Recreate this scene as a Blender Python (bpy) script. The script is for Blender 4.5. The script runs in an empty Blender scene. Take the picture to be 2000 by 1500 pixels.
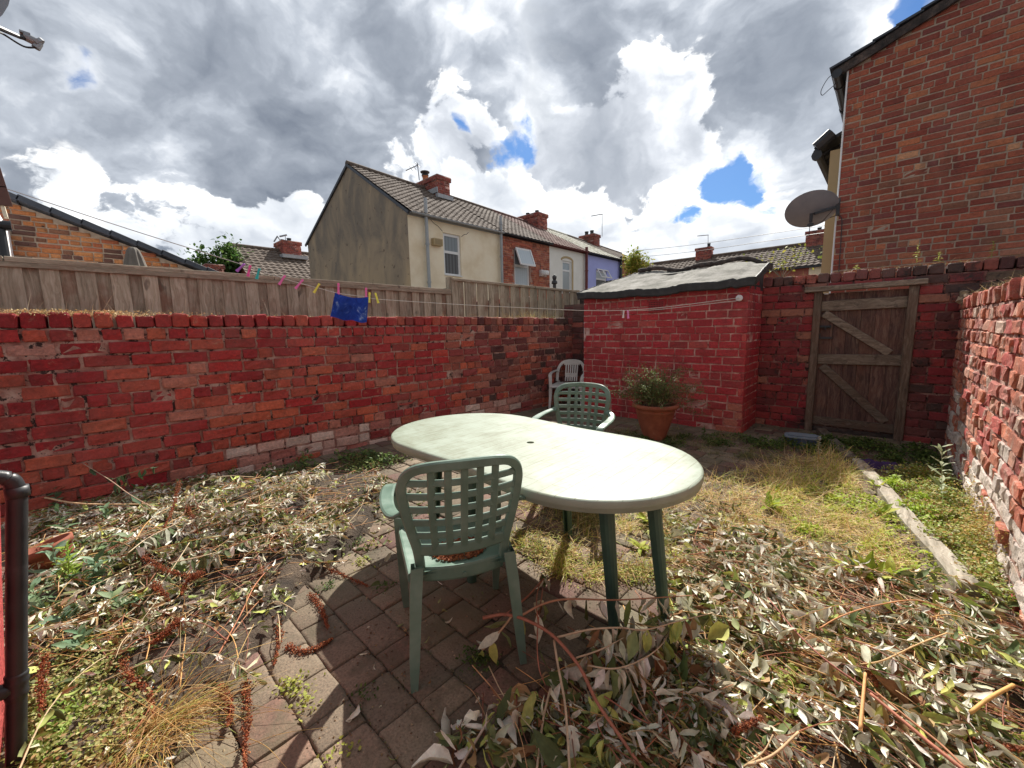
import bpy, math, random
import numpy as np
from mathutils import Vector, Matrix
random.seed(7); RG=np.random.default_rng(7)
SC=bpy.context.scene; COL=SC.collection
# ------------------------------------------------------------------ camera model (a 14 mm phone wide lens, eye at 1.32 m)
F=790.;PIT=math.radians(7.6);ROL=math.radians(1.2);H=1.32;YAW=math.radians(43)
FW=np.array([-math.sin(YAW)*math.cos(PIT), math.cos(YAW)*math.cos(PIT), -math.sin(PIT)])
_r=np.array([math.cos(YAW),math.sin(YAW),0]);_u=np.cross(_r,FW)
RT=_r*math.cos(ROL)-_u*math.sin(ROL);UP=_u*math.cos(ROL)+_r*math.sin(ROL)
CAM=np.array([0,0,H])
# surveying helpers: turn a bearing read off the photograph into a metric point of the yard
def ray(x,y): return FW+RT*(x-1000)/F-UP*(y-750)/F
def onZ(x,y,h=0.):
    d=ray(x,y); return CAM+d*((h-H)/d[2])
def onX(x,y,X): d=ray(x,y); return CAM+d*(X/d[0])
def onY(x,y,Y): d=ray(x,y); return CAM+d*(Y/d[1])
def onD(x,y,D): d=ray(x,y); return CAM+d*(D/math.hypot(d[0],d[1]))
def onL(x,y,A,B):
    A=np.array(A,float);B=np.array(B,float);n=np.array([-(B-A)[1],(B-A)[0]]);d=ray(x,y)
    return CAM+d*(((A-CAM[:2])@n)/(d[:2]@n))
def udir(x,y):
    d=ray(x,y); return d/np.linalg.norm(d)
cd=bpy.data.cameras.new('camera');cam=bpy.data.objects.new('camera',cd);COL.objects.link(cam)
cd.sensor_width=36;cd.lens=F/2000*36;cd.clip_start=.02;cd.clip_end=500
M=Matrix(((RT[0],UP[0],-FW[0],0),(RT[1],UP[1],-FW[1],0),(RT[2],UP[2],-FW[2],H),(0,0,0,1)))
cam.matrix_world=M;SC.camera=cam
SUN=np.array([-.35,.64,.70]);SUN/=np.linalg.norm(SUN)
# ------------------------------------------------------------------ mesh helpers
def norm(v): v=np.asarray(v,float); return v/(np.linalg.norm(v)+1e-12)
class MB:
    def __init__(s): s.V=[];s.F=[];s.n=0
    def add(s,V,Fs,tint=(1,1,1)):
        V=np.asarray(V,float).reshape(-1,3)
        for f in (Fs if isinstance(Fs,(list,tuple)) and len(Fs) and isinstance(Fs[0],np.ndarray) and Fs[0].ndim==2 else [np.asarray(Fs)]):
            t=np.asarray(tint,float)
            if t.ndim==1: t=np.tile(t,(len(f),1))
            s.F.append((f+s.n,t))
        s.V.append(V);s.n+=len(V);return s
    def faces(s,V,polys,tint=(1,1,1)):
        d={}
        for p in polys:d.setdefault(len(p),[]).append(p)
        V=np.asarray(V,float);base=s.n
        for k,ps in d.items():
            a=np.array(ps);s.F.append((a+base,np.tile(np.asarray(tint,float),(len(a),1))))
        s.V.append(V);s.n+=len(V);return s
    def box(s,a,b,tint=(1,1,1)):
        x0,y0,z0=np.minimum(a,b);x1,y1,z1=np.maximum(a,b)
        V=[(x0,y0,z0),(x1,y0,z0),(x1,y1,z0),(x0,y1,z0),(x0,y0,z1),(x1,y0,z1),(x1,y1,z1),(x0,y1,z1)]
        return s.faces(V,[(0,3,2,1),(4,5,6,7),(0,1,5,4),(1,2,6,5),(2,3,7,6),(3,0,4,7)],tint)
    def obox(s,c,ax,h,tint=(1,1,1)):
        c=np.asarray(c,float);ax=[np.asarray(a,float)*k for a,k in zip(ax,h)]
        V=[c+sx*ax[0]+sy*ax[1]+sz*ax[2] for sz in(-1,1) for sx,sy in((-1,-1),(1,-1),(1,1),(-1,1))]
        return s.faces(V,[(0,3,2,1),(4,5,6,7),(0,1,5,4),(1,2,6,5),(2,3,7,6),(3,0,4,7)],tint)
    def beam(s,a,b,w,t,up=(0,0,1),tint=(1,1,1)):
        a=np.asarray(a,float);b=np.asarray(b,float);d=norm(b-a);n=norm(np.cross(np.cross(d,up),d)) if abs(d@norm(up))<.999 else np.array([1,0,0])
        sd=np.cross(d,n);return s.obox((a+b)/2,(d,sd,n),(np.linalg.norm(b-a)/2,w/2,t/2),tint)
    def tube(s,P,R,seg=6,tint=(1,1,1),cap=True):
        P=np.asarray(P,float);n=len(P);R=np.broadcast_to(np.asarray(R,float),(n,))
        T=np.gradient(P,axis=0);T/=np.linalg.norm(T,axis=1)[:,None]+1e-12
        a=np.array([0,0,1.]) if abs(T[0][2])<.9 else np.array([1.,0,0])
        U=norm(np.cross(T[0],a));V=[]
        an=np.arange(seg)*2*math.pi/seg
        for i in range(n):
            U=norm(U-T[i]*(U@T[i]));W=np.cross(T[i],U)
            V.append(P[i]+R[i]*(np.cos(an)[:,None]*U+np.sin(an)[:,None]*W))
        V=np.concatenate(V);i=np.arange(n-1)[:,None]*seg;j=np.arange(seg)[None];k=(j+1)%seg
        Fq=np.stack([i+j,i+k,i+seg+k,i+seg+j],-1).reshape(-1,4)
        s.add(V,Fq,tint)
        if cap and seg>2:
            b=s.n-len(V);s.F.append((np.array([[b+q for q in range(seg-1,-1,-1)]]),np.array([tint],float)))
            s.F.append((np.array([[b+(n-1)*seg+q for q in range(seg)]]),np.array([tint],float)))
        return s
    def strip(s,P,w,t,side,tint=(1,1,1)):
        """rectangular section swept along P; side = approx width direction (single or per point)"""
        P=np.asarray(P,float);n=len(P);w=np.broadcast_to(np.asarray(w,float),(n,));t=np.broadcast_to(np.asarray(t,float),(n,))
        S=np.broadcast_to(np.asarray(side,float),(n,3));T=np.gradient(P,axis=0);T/=np.linalg.norm(T,axis=1)[:,None]
        V=[]
        for i in range(n):
            sd=norm(S[i]-T[i]*(S[i]@T[i]));nn=np.cross(T[i],sd);c=.28
            for a,b in((-1,-1+c*2),(-1+c,-1),(1-c,-1),(1,-1+c*2),(1,1-c*2),(1-c,1),(-1+c,1),(-1,1-c*2)):
                V.append(P[i]+sd*w[i]/2*a+nn*t[i]/2*b)
        g=8;i=np.arange(n-1)[:,None]*g;j=np.arange(g)[None];k=(j+1)%g
        s.add(V,np.stack([i+j,i+k,i+g+k,i+g+j],-1).reshape(-1,4),tint);b=s.n-len(V)
        s.F.append((np.array([[b+q for q in range(g-1,-1,-1)]]),np.array([tint],float)))
        s.F.append((np.array([[b+(n-1)*g+q for q in range(g)]]),np.array([tint],float)))
        return s
    def grid(s,G,tint=(1,1,1),flip=False):
        G=np.asarray(G,float);a,b=G.shape[:2];i=np.arange(a-1)[:,None]*b;j=np.arange(b-1)[None]
        q=np.stack([i+j,i+j+1,i+b+j+1,i+b+j],-1).reshape(-1,4)
        if flip:q=q[:,::-1]
        return s.add(G.reshape(-1,3),q,tint)
    def lathe(s,prof,c,seg=32,tint=(1,1,1),fn=None):
        an=np.arange(seg)*2*math.pi/seg;V=[]
        for r,z in prof:
            rr=np.full(seg,r,float)
            if fn is not None: rr=rr+fn(an,z)
            V.append(np.stack([c[0]+rr*np.cos(an),c[1]+rr*np.sin(an),np.full(seg,c[2]+z)],-1))
        n=len(prof);i=np.arange(n-1)[:,None]*seg;j=np.arange(seg)[None];k=(j+1)%seg
        return s.add(np.concatenate(V),np.stack([i+j,i+k,i+seg+k,i+seg+j],-1).reshape(-1,4),tint)
    def inst(s,TV,TF,R,T,tint):
        """N copies of a template: R (N,3,3) with scale, T (N,3), tint (N,3)"""
        TV=np.asarray(TV,float);TF=np.asarray(TF);N=len(T)
        if N==0:return s
        V=np.einsum('nij,vj->nvi',R,TV)+T[:,None] if TV.ndim==2 else np.einsum('nij,nvj->nvi',R,TV)+T[:,None]
        nv=V.shape[1];Fq=(TF[None]+(np.arange(N)*nv)[:,None,None]).reshape(-1,TF.shape[1])
        s.F.append((Fq+s.n,np.repeat(np.asarray(tint,float),len(TF),0)));s.V.append(V.reshape(-1,3));s.n+=N*nv;return s
    def build(s,name,mat,parent=None,origin=None,smooth=False):
        V=np.concatenate(s.V)
        if parent is not None and origin is None: origin=np.array(parent.get('_o',(0,0,0)))
        if origin is None:
            mn=V.min(0);mx=V.max(0);origin=np.array([(mn[0]+mx[0])/2,(mn[1]+mx[1])/2,mn[2]])
        origin=np.asarray(origin,float)
        V=V-origin
        me=bpy.data.meshes.new(name);me.vertices.add(len(V));me.vertices.foreach_set('co',V.astype(np.float32).ravel())
        nl=sum(f.size for f,_ in s.F);nf=sum(len(f) for f,_ in s.F)
        me.loops.add(nl);me.polygons.add(nf)
        me.loops.foreach_set('vertex_index',np.concatenate([f.ravel() for f,_ in s.F]).astype(np.int32))
        tot=np.concatenate([np.full(len(f),f.shape[1]) for f,_ in s.F]);st=np.concatenate([[0],np.cumsum(tot)[:-1]])
        me.polygons.foreach_set('loop_start',st.astype(np.int32))
        me.polygons.foreach_set('use_smooth',np.full(nf,bool(smooth)))
        tt=np.concatenate([t for _,t in s.F]);tt=np.concatenate([tt,np.ones((len(tt),1))],1)
        at=me.attributes.new('tint','FLOAT_COLOR','FACE');at.data.foreach_set('color',tt.astype(np.float32).ravel())
        me.update(calc_edges=True);me.validate()
        if isinstance(mat,str):mat=MT[mat]
        me.materials.append(mat)
        o=bpy.data.objects.new(name,me);COL.objects.link(o)
        if parent is not None:
            o.parent=parent
        else:
            o.location=origin
        if smooth=='auto':
            pass
        o['_o']=[float(q) for q in origin]
        return o
def autosmooth(o,deg=35):
    me=o.data
    me.polygons.foreach_set('use_smooth',[True]*len(me.polygons))
    import bmesh
    bm=bmesh.new();bm.from_mesh(me)
    lim=math.radians(deg)
    for e in bm.edges:
        if len(e.link_faces)==2: e.smooth=e.calc_face_angle(0)<lim
    bm.to_mesh(me);bm.free();return o
def tag(o,label,cat,group=None,kind=None):
    if label:o['label']=label
    if cat:o['category']=cat
    if group:o['group']=group
    if kind:o['kind']=kind
    return o
def thing(name,label,cat,loc=(0,0,0),rotz=0,group=None):
    o=bpy.data.objects.new(name,None);COL.objects.link(o);o.location=loc;o.rotation_euler=(0,0,rotz)
    o['_o']=[float(q) for q in (loc if rotz==0 else (0,0,0))]
    return tag(o,label,cat,group)
def dup(root,loc,rotz=None,label=None,group=None):
    r=root.copy();COL.objects.link(r);r.location=loc
    if rotz is not None:r.rotation_euler=(0,0,rotz)
    if label:r['label']=label
    if group:r['group']=group
    for ch in list(root.children):
        c=ch.copy();COL.objects.link(c);c.parent=r
        for g in ch.children:
            d=g.copy();COL.objects.link(d);d.parent=c
    return r
def rotM(rx,ry,rz):
    """vectorised euler xyz -> (N,3,3)"""
    rx,ry,rz=np.broadcast_arrays(rx,ry,rz);cx,sx,cy,sy,cz,sz=np.cos(rx),np.sin(rx),np.cos(ry),np.sin(ry),np.cos(rz),np.sin(rz)
    R=np.empty(rx.shape+(3,3))
    R[...,0,0]=cy*cz;R[...,0,1]=sx*sy*cz-cx*sz;R[...,0,2]=cx*sy*cz+sx*sz
    R[...,1,0]=cy*sz;R[...,1,1]=sx*sy*sz+cx*cz;R[...,1,2]=cx*sy*sz-sx*cz
    R[...,2,0]=-sy;R[...,2,1]=sx*cy;R[...,2,2]=cx*cy
    return R
def catmull(P,n=8):
    P=np.asarray(P,float);P=np.vstack([2*P[0]-P[1],P,2*P[-1]-P[-2]]);o=[]
    for i in range(1,len(P)-2):
        t=np.linspace(0,1,n,endpoint=False)[:,None];a,b,c,d=P[i-1],P[i],P[i+1],P[i+2]
        o.append(.5*(2*b+(c-a)*t+(2*a-5*b+4*c-d)*t**2+(3*b-a-3*c+d)*t**3))
    o.append(P[-2][None]);return np.concatenate(o)
# ------------------------------------------------------------------ node helpers
class NT:
    def __init__(s,nt): s.nt=nt;s.L=nt.links
    def n(s,t,**k):
        x=s.nt.nodes.new(t)
        for a,b in k.items():setattr(x,a,b)
        return x
    def sock(s,i,v):
        if isinstance(v,bpy.types.NodeSocket): s.L.new(v,i)
        elif v is not None:
            if isinstance(v,(tuple,list)) and len(v)==3 and i.type=='RGBA': v=(*v,1)
            i.default_value=v
    def math(s,op,a,b=None,c=None,clamp=False):
        x=s.n('ShaderNodeMath',operation=op,use_clamp=clamp)
        for i,v in enumerate((a,b,c)):
            if v is not None:s.sock(x.inputs[i],v)
        return x.outputs[0]
    def vm(s,op,a,b=None,sc=None):
        x=s.n('ShaderNodeVectorMath',operation=op);s.sock(x.inputs[0],a)
        if b is not None:s.sock(x.inputs[1],b)
        if sc is not None:s.sock(x.inputs['Scale'],sc)
        return x.outputs['Value'] if op in('DOT_PRODUCT','LENGTH') else x.outputs[0]
    def mix(s,f,a,b,mode='MIX'):
        x=s.n('ShaderNodeMix',data_type='RGBA',blend_type=mode);s.sock(x.inputs[0],f);s.sock(x.inputs[6],a);s.sock(x.inputs[7],b);return x.outputs[2]
    def noise(s,v,scale,detail=4,rough=.55,dist=0,out=0):
        x=s.n('ShaderNodeTexNoise');s.sock(x.inputs['Vector'],v);x.inputs['Scale'].default_value=scale
        x.inputs['Detail'].default_value=detail;x.inputs['Roughness'].default_value=rough;x.inputs['Distortion'].default_value=dist
        return x.outputs[out]
    def ss(s,v,a,b,lo=0.,hi=1.):
        x=s.n('ShaderNodeMapRange',interpolation_type='SMOOTHSTEP');s.sock(x.inputs[0],v)
        for i,q in enumerate((a,b,lo,hi)):x.inputs[i+1].default_value=q
        return x.outputs[0]
    def lin(s,v,a,b,lo=0.,hi=1.):
        x=s.n('ShaderNodeMapRange');s.sock(x.inputs[0],v)
        for i,q in enumerate((a,b,lo,hi)):x.inputs[i+1].default_value=q
        return x.outputs[0]
    def ramp(s,f,stops,ip='LINEAR'):
        x=s.n('ShaderNodeValToRGB');cr=x.color_ramp;cr.interpolation=ip
        while len(cr.elements)<len(stops):cr.elements.new(.5)
        for e,(p,c) in zip(cr.elements,stops):e.position=p;e.color=(*c,1)
        s.sock(x.inputs[0],f);return x.outputs[0]
MT={}
def newmat(name):
    m=bpy.data.materials.new(name);m.use_nodes=True;nt=m.node_tree;b=nt.nodes['Principled BSDF'];MT[name]=m
    N=NT(nt);co=N.n('ShaderNodeTexCoord').outputs['Object'];ti=N.n('ShaderNodeAttribute',attribute_name='tint').outputs['Color']
    return m,N,b,co,ti
def bump(N,b,h,strength=.4,dist=.01,prev=None):
    x=N.n('ShaderNodeBump');x.inputs['Strength'].default_value=strength;x.inputs['Distance'].default_value=dist
    N.sock(x.inputs['Height'],h)
    if prev is not None:N.sock(x.inputs['Normal'],prev)
    N.L.new(x.outputs[0],b.inputs['Normal']);return x.outputs[0]
def pbr(name,stops,scale=8,detail=5,rough=.8,bs=.3,bscale=40,bd=.005,stretch=None,dist=0,spec=.5,tint=True,rrange=None,trans=0,metal=0):
    m,N,b,co,ti=newmat(name);v=co
    if stretch:v=N.vm('MULTIPLY',co,stretch)
    f=N.noise(v,scale,detail,.6,dist);c=N.ramp(f,stops)
    if tint:c=N.mix(1.,c,ti,'MULTIPLY')
    N.sock(b.inputs['Base Color'],c);b.inputs['Roughness'].default_value=rough;b.inputs['Specular IOR Level'].default_value=spec;b.inputs['Metallic'].default_value=metal
    if rrange:N.sock(b.inputs['Roughness'],N.lin(N.noise(co,scale*2,4),.3,.7,*rrange))
    if bs:bump(N,b,N.noise(v,bscale,6,.65),bs,bd)
    if trans:
        t=N.n('ShaderNodeBsdfTranslucent');N.sock(t.inputs[0],c);mx=N.n('ShaderNodeMixShader');mx.inputs[0].default_value=trans
        N.L.new(b.outputs[0],mx.inputs[1]);N.L.new(t.outputs[0],mx.inputs[2]);N.L.new(mx.outputs[0],m.node_tree.nodes['Material Output'].inputs[0])
    return m
def brickmat(name,wear,wlo,whi,soot=(.03,.022,.02),slo=.62,shi=.72,rough=.85,bs=.6,speck=.5,gloss=None):
    m,N,b,co,ti=newmat(name)
    n1=N.noise(co,9,6,.65,.4);n2=N.noise(co,38,5,.7);n3=N.noise(co,3.1,5,.6)
    c=N.mix(1.,N.ramp(n2,[(.25,(.5,.46,.46)),(.40,(.95,.93,.93)),(.56,(1.18,1.16,1.16)),(.75,(1.65,1.55,1.5))]),ti,'MULTIPLY')
    if wear:
        w=N.math('MULTIPLY',N.ss(n1,wlo,whi),N.ss(n2,.35,.6));c=N.mix(w,c,wear)
    c=N.mix(N.ss(N.noise(co,1.3,6,.65,.6),.40,.68,0,.16),c,(.40,.23,.19));c=N.mix(N.ss(N.noise(N.vm('MULTIPLY',co,(1,1,.35)),2.3,6,.7,.4),.50,.74,0,.55),c,(.07,.035,.03))
    c=N.mix(N.ss(N.math('ADD',N.math('MULTIPLY',n3,.6),N.math('MULTIPLY',n2,.4)),slo,shi),c,soot)
    sp=N.ss(N.noise(co,130,2,.5),.70,.76,0,speck);c=N.mix(sp,c,(.62,.5,.45))
    N.sock(b.inputs['Base Color'],c);b.inputs['Roughness'].default_value=rough
    h=N.math('ADD',N.math('MULTIPLY',n2,1.4),N.math('ADD',N.math('MULTIPLY',n1,1.6),N.noise(co,160,4,.7)));bump(N,b,h,bs,.008)
    return m
brickmat('brick_left',(.52,.25,.16),.60,.74,speck=.35,slo=.60,shi=.74)
brickmat('brick_paint',(.38,.12,.08),.60,.74,slo=.70,shi=.82,speck=.3,rough=.6)
brickmat('brick_gate',(.30,.13,.09),.60,.75,slo=.50,shi=.64,speck=.25,rough=.7)
brickmat('brick_right',(.66,.50,.40),.50,.68,slo=.68,shi=.8,speck=.5,bs=1)
brickmat('brick_gable',(.5,.28,.15),.66,.78,slo=.72,shi=.85,speck=.12,bs=.4)
brickmat('brick_orange',(.5,.25,.1),.6,.75,slo=.57,shi=.66,speck=.1,bs=.4)
pbr('mortar',[(.3,(.25,.10,.08)),(.5,(.40,.21,.165)),(.66,(.56,.38,.31))],9,6,.95,.9,60,.012)
for _n in ('mortar','mortar_red','mortar_pale'):
    if _n in MT:pass
pbr('mortar_dark',[(.3,(.09,.04,.035)),(.5,(.24,.10,.085)),(.7,(.40,.24,.2))],10,6,.95,.9,60,.012)
pbr('mortar_red',[(.35,(.30,.06,.055)),(.5,(.5,.24,.2)),(.65,(.66,.46,.4))],7,6,.85,.8,50,.01)
pbr('mortar_pale',[(.3,(.34,.25,.19)),(.7,(.52,.42,.32))],14,6,.95,.5,60,.01)
def pits(name,lo,hi,col,scale=16):
    m=MT[name];N=NT(m.node_tree);b=m.node_tree.nodes['Principled BSDF'];src=b.inputs['Base Color'].links[0].from_socket;co=N.n('ShaderNodeTexCoord').outputs['Object']
    N.sock(b.inputs['Base Color'],N.mix(N.ss(N.noise(co,scale,5,.7),lo,hi),src,col))
pits('mortar',.53,.60,(.045,.025,.022));pits('mortar_dark',.52,.6,(.02,.012,.012));pits('mortar_red',.60,.66,(.12,.03,.03))
pbr('render_wall',[(.3,(.76,.63,.43)),(.55,(.90,.79,.60)),(.75,(.94,.86,.68))],1.3,7,.9,.35,30,.01)
m,N,b,co,ti=newmat('gable_render')
sep=N.n('ShaderNodeSeparateXYZ');N.L.new(co,sep.inputs[0])
nz=N.noise(N.vm('MULTIPLY',co,(1,1,.45)),1.1,7,.65,.6);hz=N.math('ADD',N.math('MULTIPLY',nz,.9),N.lin(sep.outputs[2],-1,5.,-.25,.25))
c=N.ramp(hz,[(.2,(.60,.44,.26)),(.42,(.52,.39,.24)),(.58,(.40,.31,.21)),(.78,(.22,.185,.145))])
c=N.mix(N.ss(N.noise(co,5,4,.6),.62,.7),c,(.15,.11,.08));N.sock(b.inputs['Base Color'],c);b.inputs['Roughness'].default_value=.95;bump(N,b,N.noise(co,40,6,.7),.5,.02)
pbr('white_render',[(.3,(.78,.77,.71)),(.7,(.86,.85,.8))],2,6,.9,.2)
pbr('lilac_render',[(.3,(.38,.42,.80)),(.7,(.43,.47,.86))],2,6,.9,.2)
pbr('beige_render',[(.3,(.44,.33,.18)),(.7,(.5,.39,.23))],2,6,.9,.2)
pbr('red_render',[(.3,(.45,.05,.05)),(.6,(.6,.09,.08)),(.8,(.7,.2,.17))],25,6,.8,1,60,.02)
pbr('tile_brown',[(.3,(.085,.06,.045)),(.55,(.14,.105,.083)),(.8,(.2,.165,.135))],2.2,7,.9,.4,30,.01)
pbr('tile_red',[(.3,(.12,.058,.048)),(.7,(.19,.10,.085))],2.2,6,.9,.4,30,.01)
pbr('tile_mossy',[(.3,(.25,.25,.15)),(.5,(.5,.49,.42)),(.7,(.62,.6,.54))],3,7,.9,.4,30,.01)
pbr('tile_slate',[(.3,(.035,.042,.055)),(.7,(.06,.07,.09))],3,5,.6,.2)
pbr('lead',[(.3,(.3,.31,.33)),(.7,(.45,.46,.48))],5,5,.6,.2)
pbr('pvc_grey',[(.3,(.3,.33,.35)),(.7,(.4,.42,.44))],4,5,.45,.05)
pbr('pvc_white',[(.3,(.72,.73,.74)),(.7,(.8,.8,.8))],4,5,.35,0)
pbr('pvc_dark',[(.3,(.012,.014,.018)),(.7,(.03,.033,.04))],6,5,.4,.15)
pbr('maroon',[(.3,(.11,.02,.02)),(.7,(.17,.035,.03))],4,5,.5,.1)
pbr('black_pipe',[(.3,(.018,.02,.023)),(.6,(.034,.037,.04)),(.78,(.10,.10,.10))],9,7,.45,.25,60,.003,rrange=(.3,.6))
pbr('dark_metal',[(.3,(.02,.02,.022)),(.7,(.05,.05,.055))],6,5,.5,.1)
pbr('grey_metal',[(.3,(.25,.26,.28)),(.7,(.36,.37,.39))],6,5,.45,.05,metal=.6)
pbr('dish_metal',[(.3,(.24,.26,.29)),(.7,(.33,.35,.38))],4,5,.5,.05)
pbr('terracotta_pot',[(.3,(.22,.06,.032)),(.6,(.33,.10,.052)),(.8,(.42,.19,.12))],9,6,.8,.3)
pbr('flue_pot',[(.3,(.4,.14,.06)),(.7,(.5,.2,.09))],9,6,.8,.2)
pbr('felt',[(.3,(.11,.11,.09)),(.5,(.25,.24,.215)),(.7,(.38,.365,.34))],5,8,.95,.8,140,.006,rrange=None)
pbr('bitumen',[(.3,(.018,.019,.02)),(.6,(.04,.041,.042)),(.8,(.09,.09,.09))],9,7,.6,.6,60,.01)
pbr('rubble',[(.3,(.025,.022,.02)),(.5,(.07,.055,.05)),(.7,(.16,.12,.1))],9,7,.95,.8,60,.02)
pbr('moss_debris',[(.3,(.2,.14,.07)),(.5,(.45,.35,.18)),(.7,(.62,.52,.32))],30,5,.95,.5)
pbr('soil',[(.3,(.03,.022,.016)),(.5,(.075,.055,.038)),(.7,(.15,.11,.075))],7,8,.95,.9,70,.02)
pbr('leaf',[(.3,(.72,.7,.68)),(.7,(1.12,1.12,1.1))],40,3,.7,.4,120,.002,trans=.12,spec=.3)
pbr('leaf_thin',[(.3,(.8,.8,.8)),(.7,(1.15,1.15,1.1))],40,3,.6,0,trans=.35,spec=.25)
pbr('twig',[(.3,(.7,.65,.6)),(.7,(1.15,1.1,1.05))],30,5,.75,.3,90,.003)
pbr('straw',[(.3,(.8,.78,.72)),(.7,(1.15,1.1,1.0))],20,3,.65,0,trans=.2,spec=.3)
pbr('seed',[(.3,(.13,.04,.018)),(.5,(.25,.085,.035)),(.7,(.36,.16,.07))],60,4,.9,0)
pbr('rope',[(.3,(.5,.48,.44)),(.7,(.7,.68,.62))],60,3,.8,.2)
pbr('plastic_peg',[(.3,(.95,.95,.95)),(.7,(1.05,1.05,1.05))],6,3,.35,0,trans=.15)
pbr('cloth_blue',[(.35,(.006,.03,.24)),(.55,(.012,.055,.38)),(.63,(.08,.16,.5)),(.70,(.4,.5,.7))],13,8,.95,.5,200,.003,dist=1)
pbr('purple_cloth',[(.3,(.035,.018,.08)),(.7,(.07,.035,.14))],10,5,.9,.4)
pbr('crate_blue',[(.3,(.04,.06,.1)),(.7,(.09,.13,.19))],6,5,.5,.1)
pbr('crate_lid',[(.3,(.16,.21,.26)),(.7,(.24,.29,.34))],6,5,.5,.1)
pbr('canvas_grey',[(.3,(.13,.115,.1)),(.7,(.2,.18,.155))],8,5,.9,.2)
pbr('chair_green',[(.3,(.10,.165,.125)),(.5,(.135,.215,.165)),(.68,(.19,.27,.215)),(.8,(.25,.30,.24))],7,8,.42,.12,90,.002,rrange=(.28,.5))
pbr('chair_white',[(.3,(.48,.47,.44)),(.55,(.62,.61,.58)),(.8,(.7,.69,.66))],9,7,.45,.1)
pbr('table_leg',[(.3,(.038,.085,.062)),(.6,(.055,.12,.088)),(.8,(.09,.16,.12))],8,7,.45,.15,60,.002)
def wood(name,stops,sc=1.,axis='z',rough=.85,bs=.5):
    m,N,b,co,ti=newmat(name)
    st={'z':(1,1,.06),'x':(.06,1,1),'y':(1,.06,1)}[axis]
    sp=N.n('ShaderNodeSeparateColor');N.L.new(ti,sp.inputs[0])
    off=N.n('ShaderNodeCombineXYZ');N.sock(off.inputs[0],N.math('MULTIPLY',sp.outputs[2],37.));N.sock(off.inputs[2],N.math('MULTIPLY',sp.outputs[2],91.))
    co2=N.vm('ADD',co,off.outputs[0]);w=N.vm('ADD',co2,N.vm('SCALE',N.noise(N.vm('MULTIPLY',co2,(1,1,.5)),5.5*sc,3,.5,0,1),sc=.10))
    v=N.vm('MULTIPLY',w,st);g=N.noise(v,38*sc,7,.7,.6);kn=N.ss(N.noise(N.vm('MULTIPLY',co2,(1,1,.45)),9*sc,2,.5),.66,.73)
    c=N.ramp(g,stops);c=N.mix(N.math('MULTIPLY',kn,.6),c,(.05,.035,.028))
    br=N.n('ShaderNodeCombineColor');[N.sock(br.inputs[i],sp.outputs[0]) for i in range(3)]
    c=N.mix(1.,c,br.outputs[0],'MULTIPLY');c=N.mix(N.math('MULTIPLY',sp.outputs[1],N.ss(N.noise(co2,2.6,5,.6),.46,.68,0,.75)),c,(.20,.085,.05))
    N.sock(b.inputs['Base Color'],c);b.inputs['Roughness'].default_value=rough;bump(N,b,g,bs,.006);return m
wood('fence_wood',[(.25,(.15,.125,.085)),(.45,(.34,.295,.215)),(.62,(.50,.45,.35)),(.8,(.62,.57,.46))],1.)
wood('rail_wood',[(.25,(.14,.115,.08)),(.5,(.34,.29,.215)),(.7,(.5,.44,.34))],1.,'y')
wood('gate_board',[(.25,(.03,.016,.015)),(.45,(.10,.052,.044)),(.62,(.19,.12,.09)),(.8,(.32,.25,.19))],1.2)
wood('gate_rail',[(.25,(.05,.036,.028)),(.5,(.20,.155,.115)),(.75,(.38,.315,.25))],1.2,'x')
wood('gate_post',[(.25,(.04,.026,.02)),(.5,(.15,.105,.075)),(.75,(.3,.235,.18))],1.2,'z')
wood('sleeper',[(.25,(.09,.08,.055)),(.42,(.23,.2,.15)),(.6,(.40,.36,.29)),(.75,(.56,.53,.46))],.8,'y')
# window glass with curtain behind
m,N,b,co,ti=newmat('window_glass')
sep=N.n('ShaderNodeSeparateXYZ');N.L.new(co,sep.inputs[0])
cu=N.math('SINE',N.math('MULTIPLY',sep.outputs[1],45.));c=N.mix(N.math('MULTIPLY',N.ss(cu,-1,1),.08),ti,(.75,.8,.85));N.sock(b.inputs['Base Color'],c)
b.inputs['Roughness'].default_value=.12;b.inputs['Specular IOR Level'].default_value=.35
# table top plastic
m,N,b,co,ti=newmat('table_top')
br=N.n('ShaderNodeTexBrick');mp=N.n('ShaderNodeMapping');mp.inputs['Rotation'].default_value=(0,0,math.radians(86));N.L.new(co,mp.inputs[0]);N.L.new(mp.outputs[0],br.inputs[0])
br.inputs['Scale'].default_value=1.;br.inputs['Brick Width'].default_value=.42;br.inputs['Row Height'].default_value=.072;br.inputs['Mortar Size'].default_value=.0016;br.inputs['Mortar Smooth'].default_value=.3
g=br.outputs['Fac'];dn=N.noise(co,3.2,8,.7,.5);st=N.noise(N.vm('MULTIPLY',co,(3,.35,1)),22,6,.7)
c=N.ramp(N.math('ADD',N.math('MULTIPLY',dn,.65),N.math('MULTIPLY',st,.35)),[(.3,(.36,.42,.35)),(.45,(.31,.365,.29)),(.56,(.24,.275,.20)),(.70,(.14,.15,.09))])
c=N.mix(N.math('MULTIPLY',g,N.ss(dn,.36,.6,.4,.95)),c,(.16,.15,.09));c=N.mix(N.ss(N.noise(co,6,5,.7),.69,.74,0,.6),c,(.5,.4,.18))
N.sock(b.inputs['Base Color'],c);b.inputs['Roughness'].default_value=.5;b.inputs['Specular IOR Level'].default_value=.4;bump(N,b,N.math('ADD',N.math('MULTIPLY',g,-1.),N.math('MULTIPLY',st,.25)),.35,.002)
pbr('table_rim',[(.3,(.25,.30,.235)),(.6,(.34,.40,.32)),(.8,(.42,.48,.39))],6,7,.5,.1)
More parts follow.
